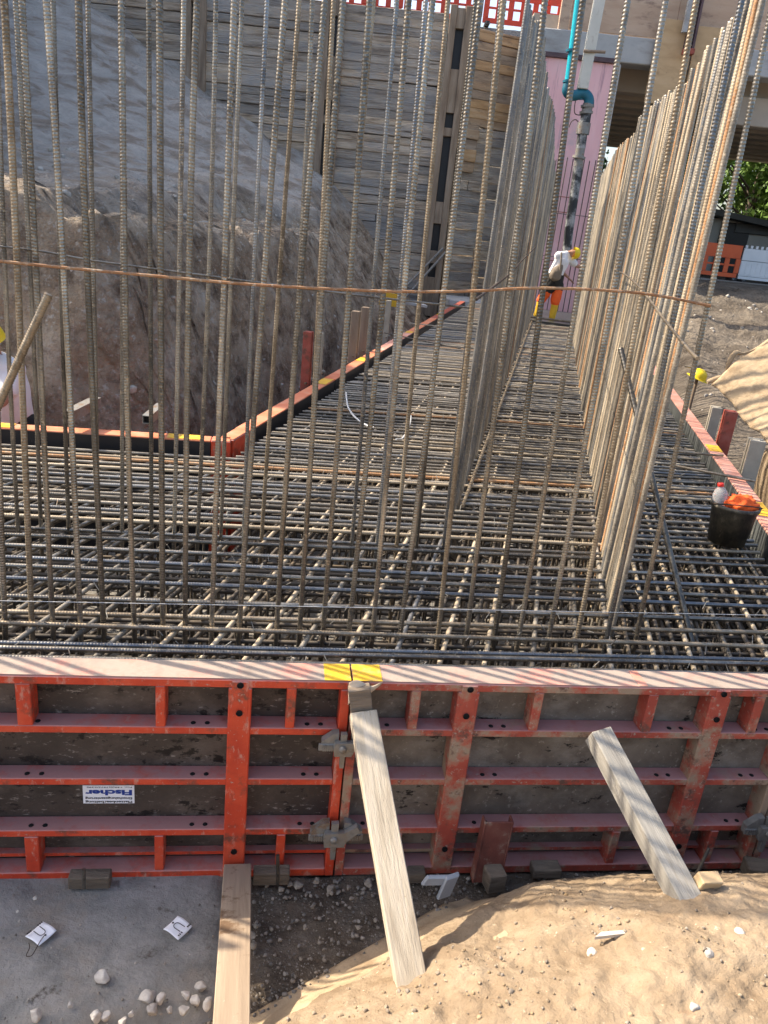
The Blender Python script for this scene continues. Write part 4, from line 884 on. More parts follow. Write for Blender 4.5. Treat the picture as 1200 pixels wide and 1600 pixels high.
Zh += .025 * fbm(X, Yh, o=4, s=9) + .05 * fbm(X, Yh, o=4, s=2.4) + .03 * np.abs(fbm(X * .5 + Zh * 2, Yh * 2.2, o=3, s=2.5)); X += .05 * fbm(Yh, Zh, o=4, s=3)
o = grid_mesh('geotextile_sheet', X, Yh, Zh, 'fleece', label='beige fleece sheet draped over the heap at the right, striped by bar shadows', cat='geotextile')
mo = o.modifiers.new('t', 'SOLIDIFY'); mo.thickness = .02
for off, rr in ((V((-.03, .05, -.02)), .022),):
    fp = [V((X[j, 0], Yh[j, 0], Zh[j, 0])) + off + V((.05 * sin(j * .35), 0, .04 * sin(j * .6 + 1))) for j in range(0, 70, 3)]
    MB().tube(smooth_pts(fp, 3), [rr * (1 + .5 * sin(i * .7)) for i in range(len(smooth_pts(fp, 3)))], 8).build('folded_hem', 'fleece', o)
o = blob('soil_heap', V((5.1, 7.9, -.5)), 1.0, (1.05, 1.1, 1.0), 8, 'soil_tan', .12, 'heap of soil under the beige fleece sheet at the right', 'soil heap', 1.3)

# ------------------------------------------------------------------ TIMBER LAGGING WALL
th = thing('lagging_wall', (-4, 22.5, -1), 'tall retaining wall of weathered horizontal timber boards behind the pit', 'retaining wall')
def lag_panel(a, b, z0, z1, m, hb=.215, name='lagging_panel'):
    a, b = V(a), V(b); d = (b - a); L_ = d.length; d.normalize(); nrm = V((d.y, -d.x, 0)); z = z0; mb = MB()
    while z < z1 - .02:
        h = hb * R_(.8, 1.2); h = min(h, z1 - z); k = R_(-.025, .025); t0, t1 = R_(0, .04), L_ - R_(0, .04)
        segs = [(t0, t1)] if random.random() < .85 else [(t0, L_ * .5 + R_(-.6, .6))]
        if len(segs) == 1 and segs[0][1] < t1: segs.append((segs[0][1] + .015, t1))
        for (q0, q1) in segs:
            kk = k + R_(-.02, .02)
            mb.box(a + d * (q0 + q1) / 2 + nrm * kk + Z * (z + h / 2 + R_(-.008, .008)), d * (q1 - q0) / 2 + Z * R_(-.012, .012), nrm * .05, Z * (h / 2 - R_(-.002, .008)), .012)
        z += h
    mb.build(name, m, th)
WY = 22.5
px_ = [-9.4, -6.05, -2.55, .62]
for i, (xa, xb) in enumerate(((-13, -9.6), (-9.2, -6.25), (-5.85, -2.75), (-2.35, .36))): lag_panel((xa, WY, 0), (xb, WY + .02, 0), -1.2, 6.68, 'lag')
MB().box((-6.3, WY + .35, 2.7), (6.8, 0, 0), (0, .2, 0), (0, 0, 3.9)).build('backing', 'soil_dark', th)
lag_panel((.92, WY, 0), (1.75, WY + .35, 0), -1.2, 4.2, 'lag', .22); lag_panel((1.75, WY + .36, 0), (3.0, WY + .9, 0), -1.2, 4.2, 'lag', .22)
lag_panel((.92, WY + .02, 0), (3.0, WY + .92, 0), 4.22, 6.45, 'lag_new', .24)
lag_panel((.95, WY - .04, 0), (1.45, WY + .14, 0), 3.1, 4.25, 'lag_new', .26)
for i, x in enumerate(px_):
    sl = MB(); pm = MB()
    for k in (-1, 1): pm.box((x + k * .19, WY - .10, 2.8), (.085, 0, 0), (0, .09, 0), (0, 0, 4.05), .01)
    z = -.9
    for (z0, z1) in ((-.7, .35), (.72, 1.05), (1.75, 2.3), (3.9, 4.1), (4.45, 5.45), (6.35, 6.8)): pm.box((x, WY - .09, (z0 + z1) / 2), (.105, 0, 0), (0, .075, 0), (0, 0, (z1 - z0) / 2), .008)
    pl_ = pm.build('soldier_pile', 'pile', th)
    sl.box((x, WY - .0, 2.7), (.108, 0, 0), (0, .04, 0), (0, 0, 3.95)); sl.build('slot', 'film_black', pl_)
rod('scaffold_pole', [atY(620, 462, 21.4), atY(692, 388, 22.2)], .035, 'galv', 'pale steel pole leaning against the timber wall, left of a pair', 'pole', group='pair of poles leaning on the timber wall')
rod('scaffold_pole', [atY(634, 464, 21.4), atY(700, 390, 22.2)], .035, 'galv', 'pale steel pole leaning against the timber wall, right of a pair', 'pole', group='pair of poles leaning on the timber wall')
# items at the far left end: yellow sawhorse-like prop and pale board
beam('board', atY(595, 466, 15.5), atY(622, 470, 15.8), .25, .06, (0, 0, 1), 'yellow', 'yellow board lying behind the far left formwork', 'board')
beam('board', atY(618, 470, 16), atY(665, 478, 16.2), .22, .05, (0, 1, 0), 'conc_light', 'pale grey board lying behind the far left formwork', 'board')
MB().box((1.55, 21.3, -.35), (.55, .1, 0), (-.1, .7, 0), (0, 0, .3), .02).build('concrete_block', 'conc_light', label='pale concrete block at the far end below the timber wall', cat='concrete block')

# barriers
def barrier(o, d, L_, m, label, group, h=1.0, pickets=False, nlow=6):
    o, d = V(o), V(d).normalized(); nr = V((d.y, -d.x, 0)); th = thing('site_barrier', o, label, 'barrier', group)
    b = MB(); q = lambda t, z: o + d * t + Z * z
    def pb(t0, t1, z0, z1, w=.02): b.box(q((t0 + t1) / 2, (z0 + z1) / 2), d * ((t1 - t0) / 2), nr * w, Z * ((z1 - z0) / 2), .006)
    if pickets:
        pb(0, L_, .60 * h, .93 * h); pb(0, L_, .08 * h, .16 * h, .03); pb(0, L_, .17 * h, .585 * h, .012)
        n = 14
        for i in range(n): pb(L_ * i / n + .02, L_ * (i + .62) / n, .935 * h, 1.02 * h, .015)
        for i in range(n): pb(L_ * i / n + .015, L_ * (i + .8) / n, .2 * h, .56 * h, .02)
        b.build('board', m, th); MB().box(q(L_ * .4, .50 * h), d * .035, nr * .026, Z * .04).build('hole', 'black', th)
    else:
        pb(0, L_, .62 * h, h); pb(0, L_, .08 * h, .2 * h); n = nlow
        for i in range(n + 1):
            t0 = L_ * i / (n + .35); pb(t0, t0 + L_ / n * .42, .205 * h, .615 * h)
        for i in range(n): pb(L_ * i / (n + .35) + L_ / n * .42, L_ * (i + 1) / (n + .35), .40 * h, .455 * h, .012)
        b.build('board', m, th)
    for t in (.12, L_ - .12): MB().box(q(t, .04), d * .06, nr * .25, Z * .04, .01).build('foot', 'hose', th)
    return th
for i, (x, y) in enumerate(((-2.9, 23.0), (-.85, 23.05), (1.2, 23.1))):
    barrier((x, y, 6.62), (1, .03, 0), 2.0, 'red_plastic', 'red plastic barrier standing on top of the timber wall', 'red barriers on top of the timber wall')
barrier((7.2, 22.9, 1.08), (1, .02, 0), 1.95, 'orange', 'orange slotted plastic barrier behind the right bank', None, .93)
barrier((9.2, 22.95, 1.06), (1, -.02, 0), 2.0, 'white_plastic', 'white picket style plastic barrier beside the orange one', None, .96, True)
barrier((11.25, 22.9, 1.06), (1, -.02, 0), 2.0, 'white_plastic', 'white picket style plastic barrier farther right, outside the view', None, .96, True)

# ------------------------------------------------------------------ FAR END: PINK WALL, BRIDGE, PLYWOOD
th = thing('pink_wall', (3.5, 20.6, -.9), 'tall pink board-clad end wall behind the standing worker', 'wall')
MB().box((3.46, 20.75, 2.35), (.84, 0, 0), (0, .12, 0), (0, 0, 3.25), .01).build('pink_face', 'pink', th)
MB().box((4.36, 20.74, 2.33), (.045, 0, 0), (0, .16, 0), (0, 0, 3.26), .006).build('edge_strip', 'conc_light', th)
MB().box((3.46, 20.70, 5.65), (.88, 0, 0), (0, .14, 0), (0, 0, .05), .006).build('cap', 'channel', th)
for zz in (1.15, 2.3, 2.65): MB().box((3.3, 20.628, zz), (.55, 0, 0), (0, .004, 0), (0, 0, .008)).build('seam', 'post_red', th)
th = thing('bridge', (8, 27, 0), 'concrete bridge with grey fascia beam and dark ribbed underside beyond the pit', 'bridge')
MB().box((8.6, 20.95, 5.92), (6.2, 0, 0), (0, .3, 0), (0, 0, .27), .02).build('fascia_beam', 'conc_light', th)
MB().box((12, 27.2, 6.3), (9.7, 0, 0), (0, 5.95, 0), (0, 0, .3), 0).build('deck', 'conc_beige', th)
for i in range(11):
    y = 22.0 + i * 1.08; MB().box((12, y, 5.62), (9.6, 0, 0), (0, .24, 0), (0, 0, .375), .02).build('girder', 'conc_beige', th)
MB().box((2.42, 21.3, 2.9), (.10, 0, 0), (0, .4, 0), (0, 0, 3.2), .02).build('end_pier', 'conc_light', th)
MB().box((14.6, 30, 3.0), (.6, 0, 0), (0, 2.5, 0), (0, 0, 2.5), .03).build('pier', 'conc_beige', th)
MB().box((9.4, 21.62, 5.05), (1.9, 0, 0), (0, .2, 0), (0, 0, .32), .02).build('crossbeam', 'conc_beige', th)
th = thing('plywood_formwork', (6.5, 20.6, 5), 'tan and brown plywood edge formwork on top of the bridge', 'formwork')
for i in range(4): MB().box((4.3 + i * 2.45, 20.78 + .01 * (i % 2), 7.35), (1.22, 0, 0), (0, .03, 0), (0, 0, 1.12), .005).build('plywood_sheet', 'browply', th)
MB().box((5.50, 20.55, 5.72), (.42, 0, 0), (0, .03, 0), (0, 0, .86), .005).build('hanging_sheet', 'tanply', th)
MB().box((6.50, 20.60, 5.9), (.52, 0, 0), (0, .025, 0), (0, 0, .62), .005).build('hanging_sheet', 'tanply', th)
for k in (-1, 1): MB().box((5.80 + k * .085, 20.35, 7.2), (.025, 0, 0), (0, .07, 0), (0, 0, 1.25), .004).build('channel', 'channel', th)
MB().box((5.80, 20.40, 7.2), (.06, 0, 0), (0, .02, 0), (0, 0, 1.22), 0).build('channel_web', 'channel', th)
MB().box((5.62, 20.33, 7.5), (.05, 0, 0), (0, .06, 0), (0, 0, 1.2), .004).build('batten', 'conc_light', th)
MB().box((5.80, 20.32, 5.93), (.12, 0, 0), (0, .10, 0), (0, 0, .06), .01).build('bracket', 'post_red', th)
MB().box((2.95, 20.72, 6.6), (.12, 0, 0), (0, .04, 0), (0, 0, .45), .01).build('upright_board', 'browply', th)
# starter bars in front of the pink wall and wet concrete below the worker
SM = bar_mesh('starter_bar', 4.2, .011, .01, sides=6, step=.02)
for i in range(13):
    a = -.62 + i * .115; q = UN(a, 20.05, -.5); q.y = 20.35; q.x = 2.78 + i * .135
    bar('starter_rebar', q, q + Z * R_(3.9, 4.05) + V((.03, 0, 0)), SM, 4.2, 'bar_under', 'dark thin starter bar standing in front of the pink end wall', 'rebar', 'starter bars before the pink wall')
for z in (1.25, 2.25): rod('tie_bar', [V((2.75, 20.33, z)), V((4.45, 20.33, z))], .008, 'bar_under', 'dark tie bar across the starter bars, %s one' % ('lower' if z < 2 else 'upper'), 'tie bar')
mb = MB(); mb.prism([UN(-.43, 17.35, -.2), UN(.58, 17.35, -.2), UN(.62, 20.6, -.2), UN(-.43, 20.6, -.2)], (0, 0, .165)); mb.build('wet_concrete', 'conc_wet', kind='structure')
rod('edge_rod', [UN(-.4, 17.32, .03), UN(.55, 17.32, .03)], .022, 'bar_grey', 'pale rod lying across the aisle in front of the worker boots', 'rod')

# concrete pump
th = thing('concrete_pump', atY(905, 0, 17.2), 'concrete pump boom end with cyan pipe, teal elbow and hanging hose beside the worker', 'concrete pump')
P = lambda x, y: atY(x, y, 18.3)
top = P(905, 0) + (P(905, 0) - P(888, 132)) * 1.2
MB().tube([top, P(905, 0), P(888, 132)], .085, 16).build('delivery_pipe', 'cyan', th)
for x, y in ((893, 79), (888, 127)): MB().tube([P(x, y - 2), P(x - .3, y + 2)], .115, 16).build('pipe_coupling', 'teal', th)
MB().tube(smooth_pts([P(888, 131), P(886, 142), P(891, 148), P(899, 149), P(907, 146), P(915, 148), P(920, 155), P(920, 164)], 5), .105, 16).build('elbow', 'teal', th)
MB().tube([P(919, 162), P(916, 178)], .11, 16).build('swivel', 'galv', th)
for x, y in ((918, 166), (916, 176)): MB().tube([P(x, y - 2), P(x - .3, y + 2)], .14, 16).build('flange', 'galv', th)
MB().tube([P(916, 178), P(911, 208)], .11, 16).build('end_hose_top', 'hose', th)
MB().tube([P(913, 192), P(910, 210)], .14, 16).build('collar', 'galv', th)
MB().tube([P(910, 210), P(907, 232)], .105, 16).build('reducer', 'hose', th); MB().tube([P(907, 230), P(903, 262)], .10, 16).build('tip_pipe', 'galv', th)
MB().tube([P(905, 244), P(904, 248)], .14, 16).build('flange', 'galv', th)
MB().tube(smooth_pts([P(903, 260), P(898, 300), P(891, 345), P(887, 378), P(886, 394)], 6), .10, 16).build('end_hose', 'hose', th)
b0, b1 = P(909, 140), P(936, 0); b2 = b1 + (b1 - b0) * .9; dd = (b2 - b0)
MB().box((b0 + b2) / 2 + V((0, -.05, 0)), V((.105, 0, 0)), V((0, .09, 0)), dd / 2, .01).build('boom_arm', 'boom', th)
MB().tube([P(917, 83) + V((-.1, -.16, 0)), P(917, 83) + V((.34, -.16, .02))], .03, 8).build('pivot_pin', 'pile', th)
MB().tube([P(909, 138), P(908, 156)], .05, 8).build('hanger', 'teal', th)
MB().tube(smooth_pts([P(902, 145), P(898, 165), P(899, 178), P(912, 180)]), .010, 5).build('chain', 'wire', th)
MB().tube(smooth_pts([P(906, 195), P(900, 187), P(893, 190), P(889, 199)]), .010, 5).build('safety_cable', 'wire', th)

# ------------------------------------------------------------------ PEOPLE
def skin(name, verts, edges, m, parent, root=0, sub=2, **k):
    me = bpy.data.meshes.new(name); me.from_pydata([v[0] for v in verts], edges, [])
    o = bpy.data.objects.new(name, me); COL.objects.link(o)
    sk = o.modifiers.new('s', 'SKIN'); sk.use_smooth_shade = True; sk.branch_smoothing = .6
    for i, v in enumerate(verts):
        d = me.skin_vertices[0].data[i]; d.radius = (v[1], v[1]) if not isinstance(v[1], tuple) else v[1]; d.use_root = (i == root)
    su = o.modifiers.new('u', 'SUBSURF'); su.levels = sub; su.render_levels = sub
    dg = bpy.context.evaluated_depsgraph_get(); dg.update()
    m2 = bpy.data.meshes.new_from_object(o.evaluated_get(dg)); bpy.data.objects.remove(o); m2.name = name
    m2.materials.clear(); m2.materials.append(M[m]); m2.polygons.foreach_set('use_smooth', [True] * len(m2.polygons))
    return link(name, m2, parent, **k)
def hand(vs, es, wi, w, d, side, up, k=1.0):
    # palm and five unequal, slightly curled fingers rooted at wrist vertex wi
    d, side, up = V(d).normalized(), V(side).normalized(), V(up).normalized()
    vs.append((w + d * .045 * k, .026 * k)); pi_ = len(vs) - 1; es.append((wi, pi_))
    vs.append((w + d * .085 * k, .027 * k)); kn = len(vs) - 1; es.append((pi_, kn))
    for i, L_ in enumerate((.062, .075, .08, .072)):
        o = (i - 1.5) * .02 * k; a = w + d * .10 * k + side * o
        prev = kn
        for q, cu in ((.5, .15), (1, .45)):
            vs.append((a + d * (L_ * k * q) - up * (cu * .03 * k), .0092 * k)); es.append((prev, len(vs) - 1)); prev = len(vs) - 1
    prev = pi_
    for q in (.035, .065):
        vs.append((w + d * (.03 + q) * k + side * (-.025 - q * .7) * k, .0105 * k)); es.append((prev, len(vs) - 1)); prev = len(vs) - 1
def remeshed(name, vv, edges, m, parent):
    mb = MB(); bm = bmesh.new(); bmesh.ops.create_icosphere(bm, subdivisions=2, radius=1); bm.verts.index_update()
    bv = [v.co.copy() for v in bm.verts]; bf = [[v.index for v in f.verts] for f in bm.faces]; bm.free()
    for a, b in edges:
        (pa, ra), (pb, rb) = vv[a], vv[b]; n = max(2, int((pb - pa).length / .025))
        for i in range(n + 1):
            t = i / n; c0 = pa.lerp(pb, t); r = ra + (rb - ra) * t; mb.add([c0 + v * r for v in bv], bf, True)
    me = bpy.data.meshes.new(name); me.from_pydata(mb.v, [], mb.f); o = bpy.data.objects.new(name, me); COL.objects.link(o)
    rm = o.modifiers.new('r', 'REMESH'); rm.mode = 'VOXEL'; rm.voxel_size = .016; rm.use_smooth_shade = True
    sm_ = o.modifiers.new('s', 'SMOOTH'); sm_.iterations = 4; sm_.factor = .5
    dg = bpy.context.evaluated_depsgraph_get(); dg.update(); m2 = bpy.data.meshes.new_from_object(o.evaluated_get(dg)); bpy.data.objects.remove(o); m2.name = name
    for v in m2.vertices: v.co += V(mnoise.noise_vector(v.co * 9)) * .010
    m2.materials.clear(); m2.materials.append(M[m]); m2.polygons.foreach_set('use_smooth', [True] * len(m2.polygons)); return link(name, m2, parent)
def person(name, J, label, look, hat=True, cl=None):
    th = thing(name, J['pelvis'], label, 'person')
    R = dict(pelvis=.13, belly=.12, chest=.135, neck0=.075, neck=.055, shl=.065, shr=.065, ell=.043, elr=.043, wrl=.028, wrr=.028, hil=.09, hir=.09, knl=.058, knr=.058, anl=.04, anr=.04, tol=.035, tor=.035)
    names = list(R); vs = [(J[n_], R[n_]) for n_ in names]; ix = {n_: i for i, n_ in enumerate(names)}
    ed = [('pelvis', 'belly'), ('belly', 'chest'), ('chest', 'neck0'), ('neck0', 'neck'), ('neck0', 'shl'), ('neck0', 'shr'), ('shl', 'ell'), ('ell', 'wrl'), ('shr', 'elr'), ('elr', 'wrr'),
          ('pelvis', 'hil'), ('pelvis', 'hir'), ('hil', 'knl'), ('knl', 'anl'), ('anl', 'tol'), ('hir', 'knr'), ('knr', 'anr'), ('anr', 'tor')]
    es = [(ix[a], ix[b]) for a, b in ed]
    hd_ = J['head']; up = (hd_ - J['neck']).normalized(); look = V(look); look = (look - up * look.dot(up)).normalized(); rt = look.cross(up)
    vs.append((hd_ - up * .03 + look * .015, .072)); h0 = len(vs) - 1; es.append((ix['neck'], h0))
    vs.append((hd_ + up * .05, .088)); es.append((h0, h0 + 1)); vs.append((hd_ + up * .10, .065)); es.append((h0 + 1, h0 + 2))
    vs.append((hd_ + look * .105 + up * .0, .014)); es.append((h0, len(vs) - 1))          # nose
    vs.append((hd_ + look * .085 - up * .075, .028)); es.append((h0, len(vs) - 1))        # chin
    for k in (-1, 1): vs.append((hd_ + rt * .092 * k + up * .01, .016)); es.append((h0, len(vs) - 1))   # ears
    for w, e_ in (('wrl', 'ell'), ('wrr', 'elr')):
        d = (J[w] - J[e_]).normalized(); hand(vs, es, ix[w], J[w], d, d.cross(Z) if abs(d.z) < .9 else V((1, 0, 0)), V((0, 0, 1)) if abs(d.z) < .9 else V((0, -1, 0)))
    skin('body', vs, es, 'skin', th)
    for k in (-1, 1): MB().lathe([(0, .006), (.008, .003), (.011, -.004)], hd_ + look * .078 + rt * .032 * k + up * .025, look, 8).build('eye', 'beard', th)
    MB().box(hd_ + look * .090 - up * .045, rt * .022, look * .006, up * .005, .002).build('mouth', 'post_red', th)
    if hat:
        c0 = hd_ + up * .045
        hm = MB().lathe([(.128, -.012), (.122, .0), (.119, .03), (.108, .075), (.08, .11), (.04, .128), (0, .132)], c0, up, 24, 1.12, 1.0, look)
        hm.add([c0 + look * (.115 + .07 * a) + rt * b * (.10 - .03 * a) + up * (-.006 - .018 * a) for a in (0, 1) for b in (-1, -.4, .4, 1)], [(0, 1, 5, 4), (1, 2, 6, 5), (2, 3, 7, 6)], True)
        hm.build('helmet', 'helmet', th)
    def cloth(nm_, chain, edges, m):
        vv = [(J[a] if isinstance(a, str) else a, r) for a, r in chain]; return remeshed(nm_, vv, edges, m, th)
    return th, cloth, hd_, up, look, rt
W = lambda x, y, dy=0: atY(x, y, 17.5 + dy)
J = dict(pelvis=W(866, 441, .0), belly=W(869, 426, -.03), chest=W(877, 410, -.02), neck0=W(883, 399), neck=W(887.5, 395), head=W(894, 395.5), shl=W(871, 400.5, -.06), shr=W(891, 405.5, .1),
         ell=W(876, 422, .2), wrl=W(888, 434, .25), elr=W(903, 417, .2), wrr=W(917, 414, .25), hil=W(859.5, 446, -.02), hir=W(872, 447, .03), knl=W(846, 468, .05), knr=W(868, 470, -.03),
         anl=W(838, 492, .1), anr=W(862, 499, .0), tol=W(840, 496, .25), tor=W(864, 504, .15))
th, cloth, hd_, up, look, rt = person('person', J, 'person in yellow helmet, white shirt and orange shorts bending over in the aisle', (.75, .5, -.25))
mid = lambda a, b, f=.5: J[a].lerp(J[b], f)
cloth('shirt', [(mid('pelvis', 'belly', .4), .165), ('belly', .165), ('chest', .17), (mid('neck0', 'neck', .3), .085), (mid('neck0', 'shl', .8), .105), (mid('shl', 'ell', .5), .08), (mid('neck0', 'shr', .85), .10), (mid('shr', 'elr', .5), .08)],
      [(0, 1), (1, 2), (2, 3), (3, 4), (4, 5), (3, 6), (6, 7)], 'shirt')
cloth('overall', [(mid('pelvis', 'belly', .75), .172), ('pelvis', .172), ('hil', .13), (mid('hil', 'knl', .4), .115), ('hir', .13), (mid('hir', 'knr', .4), .115)], [(0, 1), (1, 2), (2, 3), (1, 4), (4, 5)], 'dark_cloth')
cloth('overall_back', [(mid('pelvis', 'belly', .7) + V((-.02, -.075, 0)), .14), (mid('belly', 'chest', .15) + V((-.02, -.10, 0)), .115), (mid('belly', 'chest', .6) + V((.0, -.13, 0)), .07)], [(0, 1), (1, 2)], 'overall')
cloth('shorts', [(mid('hil', 'knl', .30), .118), (mid('hil', 'knl', 1.0), .108)], [(0, 1)], 'hi_orange'); cloth('shorts', [(mid('hir', 'knr', .30), .12), (mid('hir', 'knr', 1.05), .11)], [(0, 1)], 'hi_orange')
for s_ in 'lr': cloth('boot', [(mid('kn' + s_, 'an' + s_, .0), .092), (mid('kn' + s_, 'an' + s_, .6), .08), ('an' + s_, .068), ('to' + s_, .06)], [(0, 1), (1, 2), (2, 3)], 'boot')
for a_, b_ in (((mid('belly', 'chest', .2) + V((-.07, -.185, 0))), J['shr'] + V((-.07, -.125, .06))), ((mid('belly', 'chest', .2) + V((.02, -.20, 0))), J['shl'] + V((.05, -.12, .09)))):
    MB().tube([a_, (a_ + b_) / 2 + V((0, -.035, .01)), b_], .018, 6).build('strap', 'overall', th)
MB().tube(smooth_pts([J['wrr'] + V((.06, .02, .02)), J['wrr'] + V((.1, .03, 0))]), .045, 8).build('glove', 'shirt', th)

# worker at the far left edge
B = V((-3.10, 5.92, -.98)); o_ = lambda x, y, z: B + V((x, y, z))
J = dict(pelvis=o_(.06, .05, .80), belly=o_(.08, .0, .95), chest=o_(.07, -.05, 1.12), neck0=o_(.03, -.07, 1.26), neck=o_(.01, -.09, 1.31), head=o_(-.005, -.12, 1.395), shl=o_(-.16, -.08, 1.20), shr=o_(.17, -.08, 1.20),
         ell=o_(-.24, -.16, .97), wrl=o_(-.13, -.34, .93), elr=o_(.12, -.24, .98), wrr=o_(-.08, -.36, .95), hil=o_(-.03, .04, .74), hir=o_(.16, .04, .74), knl=o_(-.06, -.02, .40), knr=o_(.2, -.02, .40), anl=o_(-.06, .06, .07), anr=o_(.2, .06, .07), tol=o_(-.08, -.1, .03), tor=o_(.2, -.1, .03))
th, cloth, hd_, up, look, rt = person('person', J, 'bearded person in yellow helmet and white shirt cut off by the left edge', (-.25, -.8, -.35))
cloth('shirt', [('pelvis', .145), ('belly', .145), ('chest', .155), ('neck0', .09), (mid('neck0', 'shl', .85), .085), (mid('shl', 'ell', .55), .07), (mid('neck0', 'shr', .85), .088), (mid('shr', 'elr', .55), .075)],
      [(0, 1), (1, 2), (2, 3), (3, 4), (4, 5), (3, 6), (6, 7)], 'shirt')
cloth('trousers', [('pelvis', .14), ('hil', .105), ('knl', .08), ('anl', .065), ('hir', .105), ('knr', .08), ('anr', .065)], [(0, 1), (1, 2), (2, 3), (0, 4), (4, 5), (5, 6)], 'dark_cloth')
for s_ in 'lr': cloth('boot', [('an' + s_, .058), ('to' + s_, .055)], [(0, 1)], 'boot')
MB().lathe([(0, .03), (.035, .02), (.05, -.01), (.055, -.03)], hd_ + look * .055 - up * .075, (look - up * .7), 12).build('beard', 'beard', th)
# helmet hung on a stake right of the bars
q = atY(1090, 590, 12); gz = -.95
th = thing('safety_helmet', q, 'yellow safety helmet hung on a stake right of the sunlit bars', 'helmet')
hm = MB().lathe([(.14, -.012), (.132, .0), (.128, .03), (.115, .08), (.085, .115), (.04, .135), (0, .14)], q, V((.3, -.1, 1)), 24); hm.build('shell', 'helmet', th)
MB().lathe([(.13, 0), (.17, -.006), (.175, -.012), (.14, -.012)], q, V((.3, -.1, 1)), 24).build('brim', 'helmet', th)
rod('stake', [V((q.x - .02, q.y, -1)), V((q.x, q.y, q.z + .07))], .025, 'pile', 'dark wooden stake carrying the yellow helmet', 'stake')
rod('stake_wire', [V((q.x - .2, q.y + .1, q.z + .14)), V((q.x + .25, q.y - .05, q.z + .10))], .012, 'bar_tan', 'thin tan rod behind the hung yellow helmet', 'rod')

# ------------------------------------------------------------------ HUT AND TREES
th = thing('site_hut', (11.2, 30, 1.1), 'grey site hut with a dark overhanging roof under the trees', 'hut')
MB().box((11.4, 30.5, 1.95), (2.6, 0, 0), (0, 1.2, 0), (0, 0, 1.0), .02).build('wall', 'hut_wall', th)
MB().box((11.25, 29.25, 1.9), (.5, 0, 0), (0, .06, 0), (0, 0, .95), .02).build('doorway', 'film_black', th)
mb = MB(); mb.prism([V((8.4, 28.5, 3.2)), V((14.6, 28.5, 2.55)), V((14.6, 28.5, 2.73)), V((8.4, 28.5, 3.38))], (0, 4, 0)); mb.build('roof', 'roof', th)
MB().box((12.0, 29.2, 2.7), (.8, 0, 0), (0, .05, 0), (0, 0, .16), .02).build('sign_board', 'roof', th)
def tree(x, y, z, h, r, seed, m, label, nl=3800):
    rs = np.random.default_rng(seed); th = thing('tree', (x, y, z), label, 'tree', 'trees beyond the bridge')
    base = V((x, y, z - .4)); tr = MB(); tr.tube([base, base + V((.1, 0, h * .3)), base + V((.0, .1, h * .62)), base + V((.15, 0, h * .85))], [.2, .16, .09, .03], 8)
    cl = []
    for i in range(20):
        a = rs.uniform(0, 2 * pi); f = rs.uniform(.28, .98); rr = r * (1 - (f - .5) ** 2 * 2.1) * rs.uniform(.35, .95)
        c_ = base + V((cos(a) * rr, sin(a) * rr, h * f)); cl.append((np.array(c_), r * rs.uniform(.26, .46)))
        s0 = base + V((.05, .03, h * max(.22, f - .25))); tr.tube([s0, (s0 + c_) / 2 + V((0, 0, .15)), c_], [.06, .04, .015], 5)
    tr.build('trunk', 'bark', th)
    P_ = []
    per = nl // len(cl)
    for c_, rad in cl:
        d = rs.normal(size=(per, 3)); d /= np.linalg.norm(d, axis=1)[:, None]; d *= (rs.uniform(0, 1, per) ** .45 * rad)[:, None]; d[:, 2] *= .75; P_.append(c_ + d)
    P_ = np.vstack(P_); n_ = len(P_); a = rs.normal(size=(n_, 3)); a /= np.linalg.norm(a, axis=1)[:, None]; b = np.cross(a, rs.normal(size=(n_, 3))); b /= np.linalg.norm(b, axis=1)[:, None]
    sz = rs.uniform(.08, .18, n_)[:, None]
    co_ = np.stack([P_ - a * sz, P_ + b * sz * .55, P_ + a * sz, P_ - b * sz * .55], 1).reshape(-1, 3)
    np_mesh('crown', co_, np.arange(n_ * 4).reshape(-1, 4), m, smooth=False, parent=th)
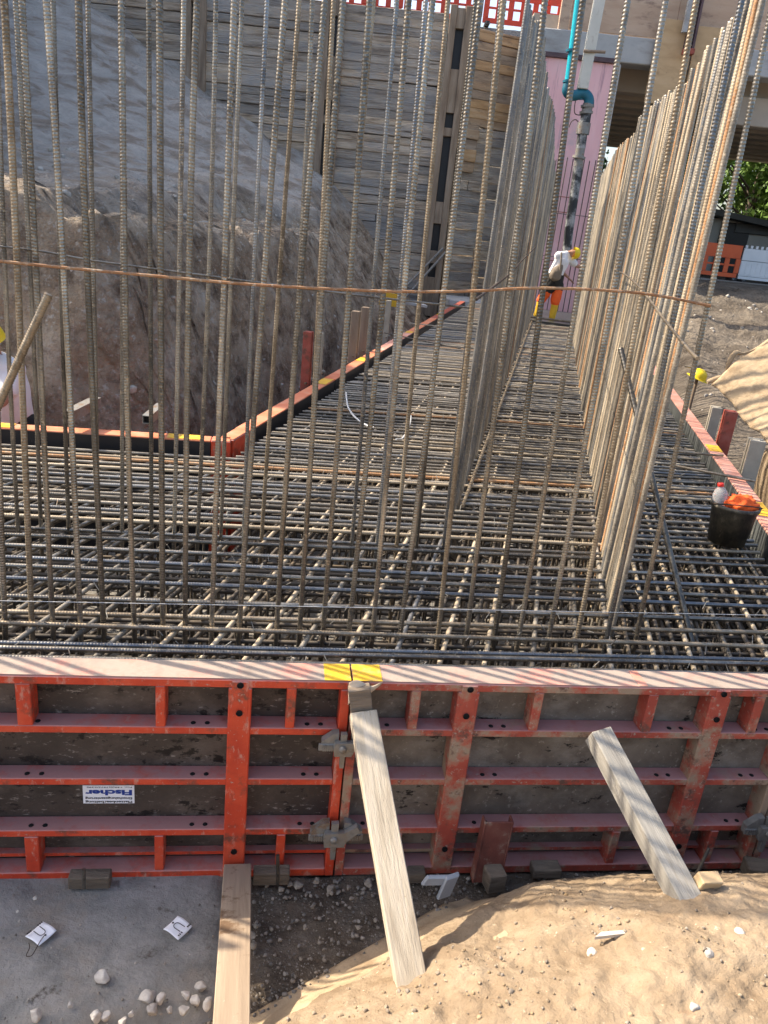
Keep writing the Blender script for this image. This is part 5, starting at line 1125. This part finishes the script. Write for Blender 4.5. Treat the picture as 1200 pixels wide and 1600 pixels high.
for i, (x, y, h, r, m, lb) in enumerate(((9.5, 38, 8, 3.0, 'leaf_dark', 'dark green leafy tree seen under the bridge at the left'), (14.5, 36.5, 7.0, 3.2, 'leaf', 'bright green leafy tree behind the site hut roof'),
        (19.5, 38, 8, 3.4, 'leaf', 'bright green leafy tree right of the one behind the hut'), (12.5, 43, 9, 3.6, 'leaf_dark', 'dark tree standing behind the bright tree by the hut'), (17.5, 44, 9.5, 4, 'leaf_dark', 'dark tree standing deepest behind the hut'),
        (24, 42, 9, 4, 'leaf', 'green tree farthest to the right beyond the bridge'), (5.2, 41, 8.5, 3.2, 'leaf', 'green tree beyond the pink wall'))):
    tree(x, y, 1.0, h, r, 50 + i, M and m, lb, 9000 if i in (1, 2) else 4500)
# road surface in front of the barriers
mb = MB(); mb.box((9, 22.6, 1.05), (4.5, 0, 0), (0, .5, 0), (0, 0, .02)); mb.build('pavement', 'concrete', kind='structure')

# ------------------------------------------------------------------ LIGHT
SUN_EL = radians(43); LA = radians(108)                  # light travels toward azimuth 108 degrees
L_ = V((sin(LA) * cos(SUN_EL), cos(LA) * cos(SUN_EL), -sin(SUN_EL)))
sl = bpy.data.lights.new('sun', 'SUN'); sl.energy = 4.2; sl.angle = radians(.55); sl.color = (1, .86, .68)
so = bpy.data.objects.new('sun', sl); COL.objects.link(so); so.rotation_euler = L_.to_track_quat('-Z', 'Y').to_euler(); so.location = (-10, 5, 12)
w = bpy.data.worlds.new('World'); S.world = w; w.use_nodes = True; nt = w.node_tree
sky = nt.nodes.new('ShaderNodeTexSky'); sky.sky_type = 'NISHITA'; sky.sun_disc = False; sky.sun_elevation = SUN_EL
sd = -L_; sky.sun_rotation = atan2(sd.x, sd.y); sky.air_density = 1.0; sky.dust_density = 3.5; sky.ozone_density = .2
bg = nt.nodes['Background']; bg.inputs['Strength'].default_value = .15; nt.links.new(sky.outputs[0], bg.inputs['Color'])
S.view_settings.view_transform = 'Standard'; S.view_settings.look = 'None'; S.view_settings.gamma = 1; S.view_settings.exposure = 1.25
S.cycles.max_bounces = 6; S.cycles.diffuse_bounces = 4
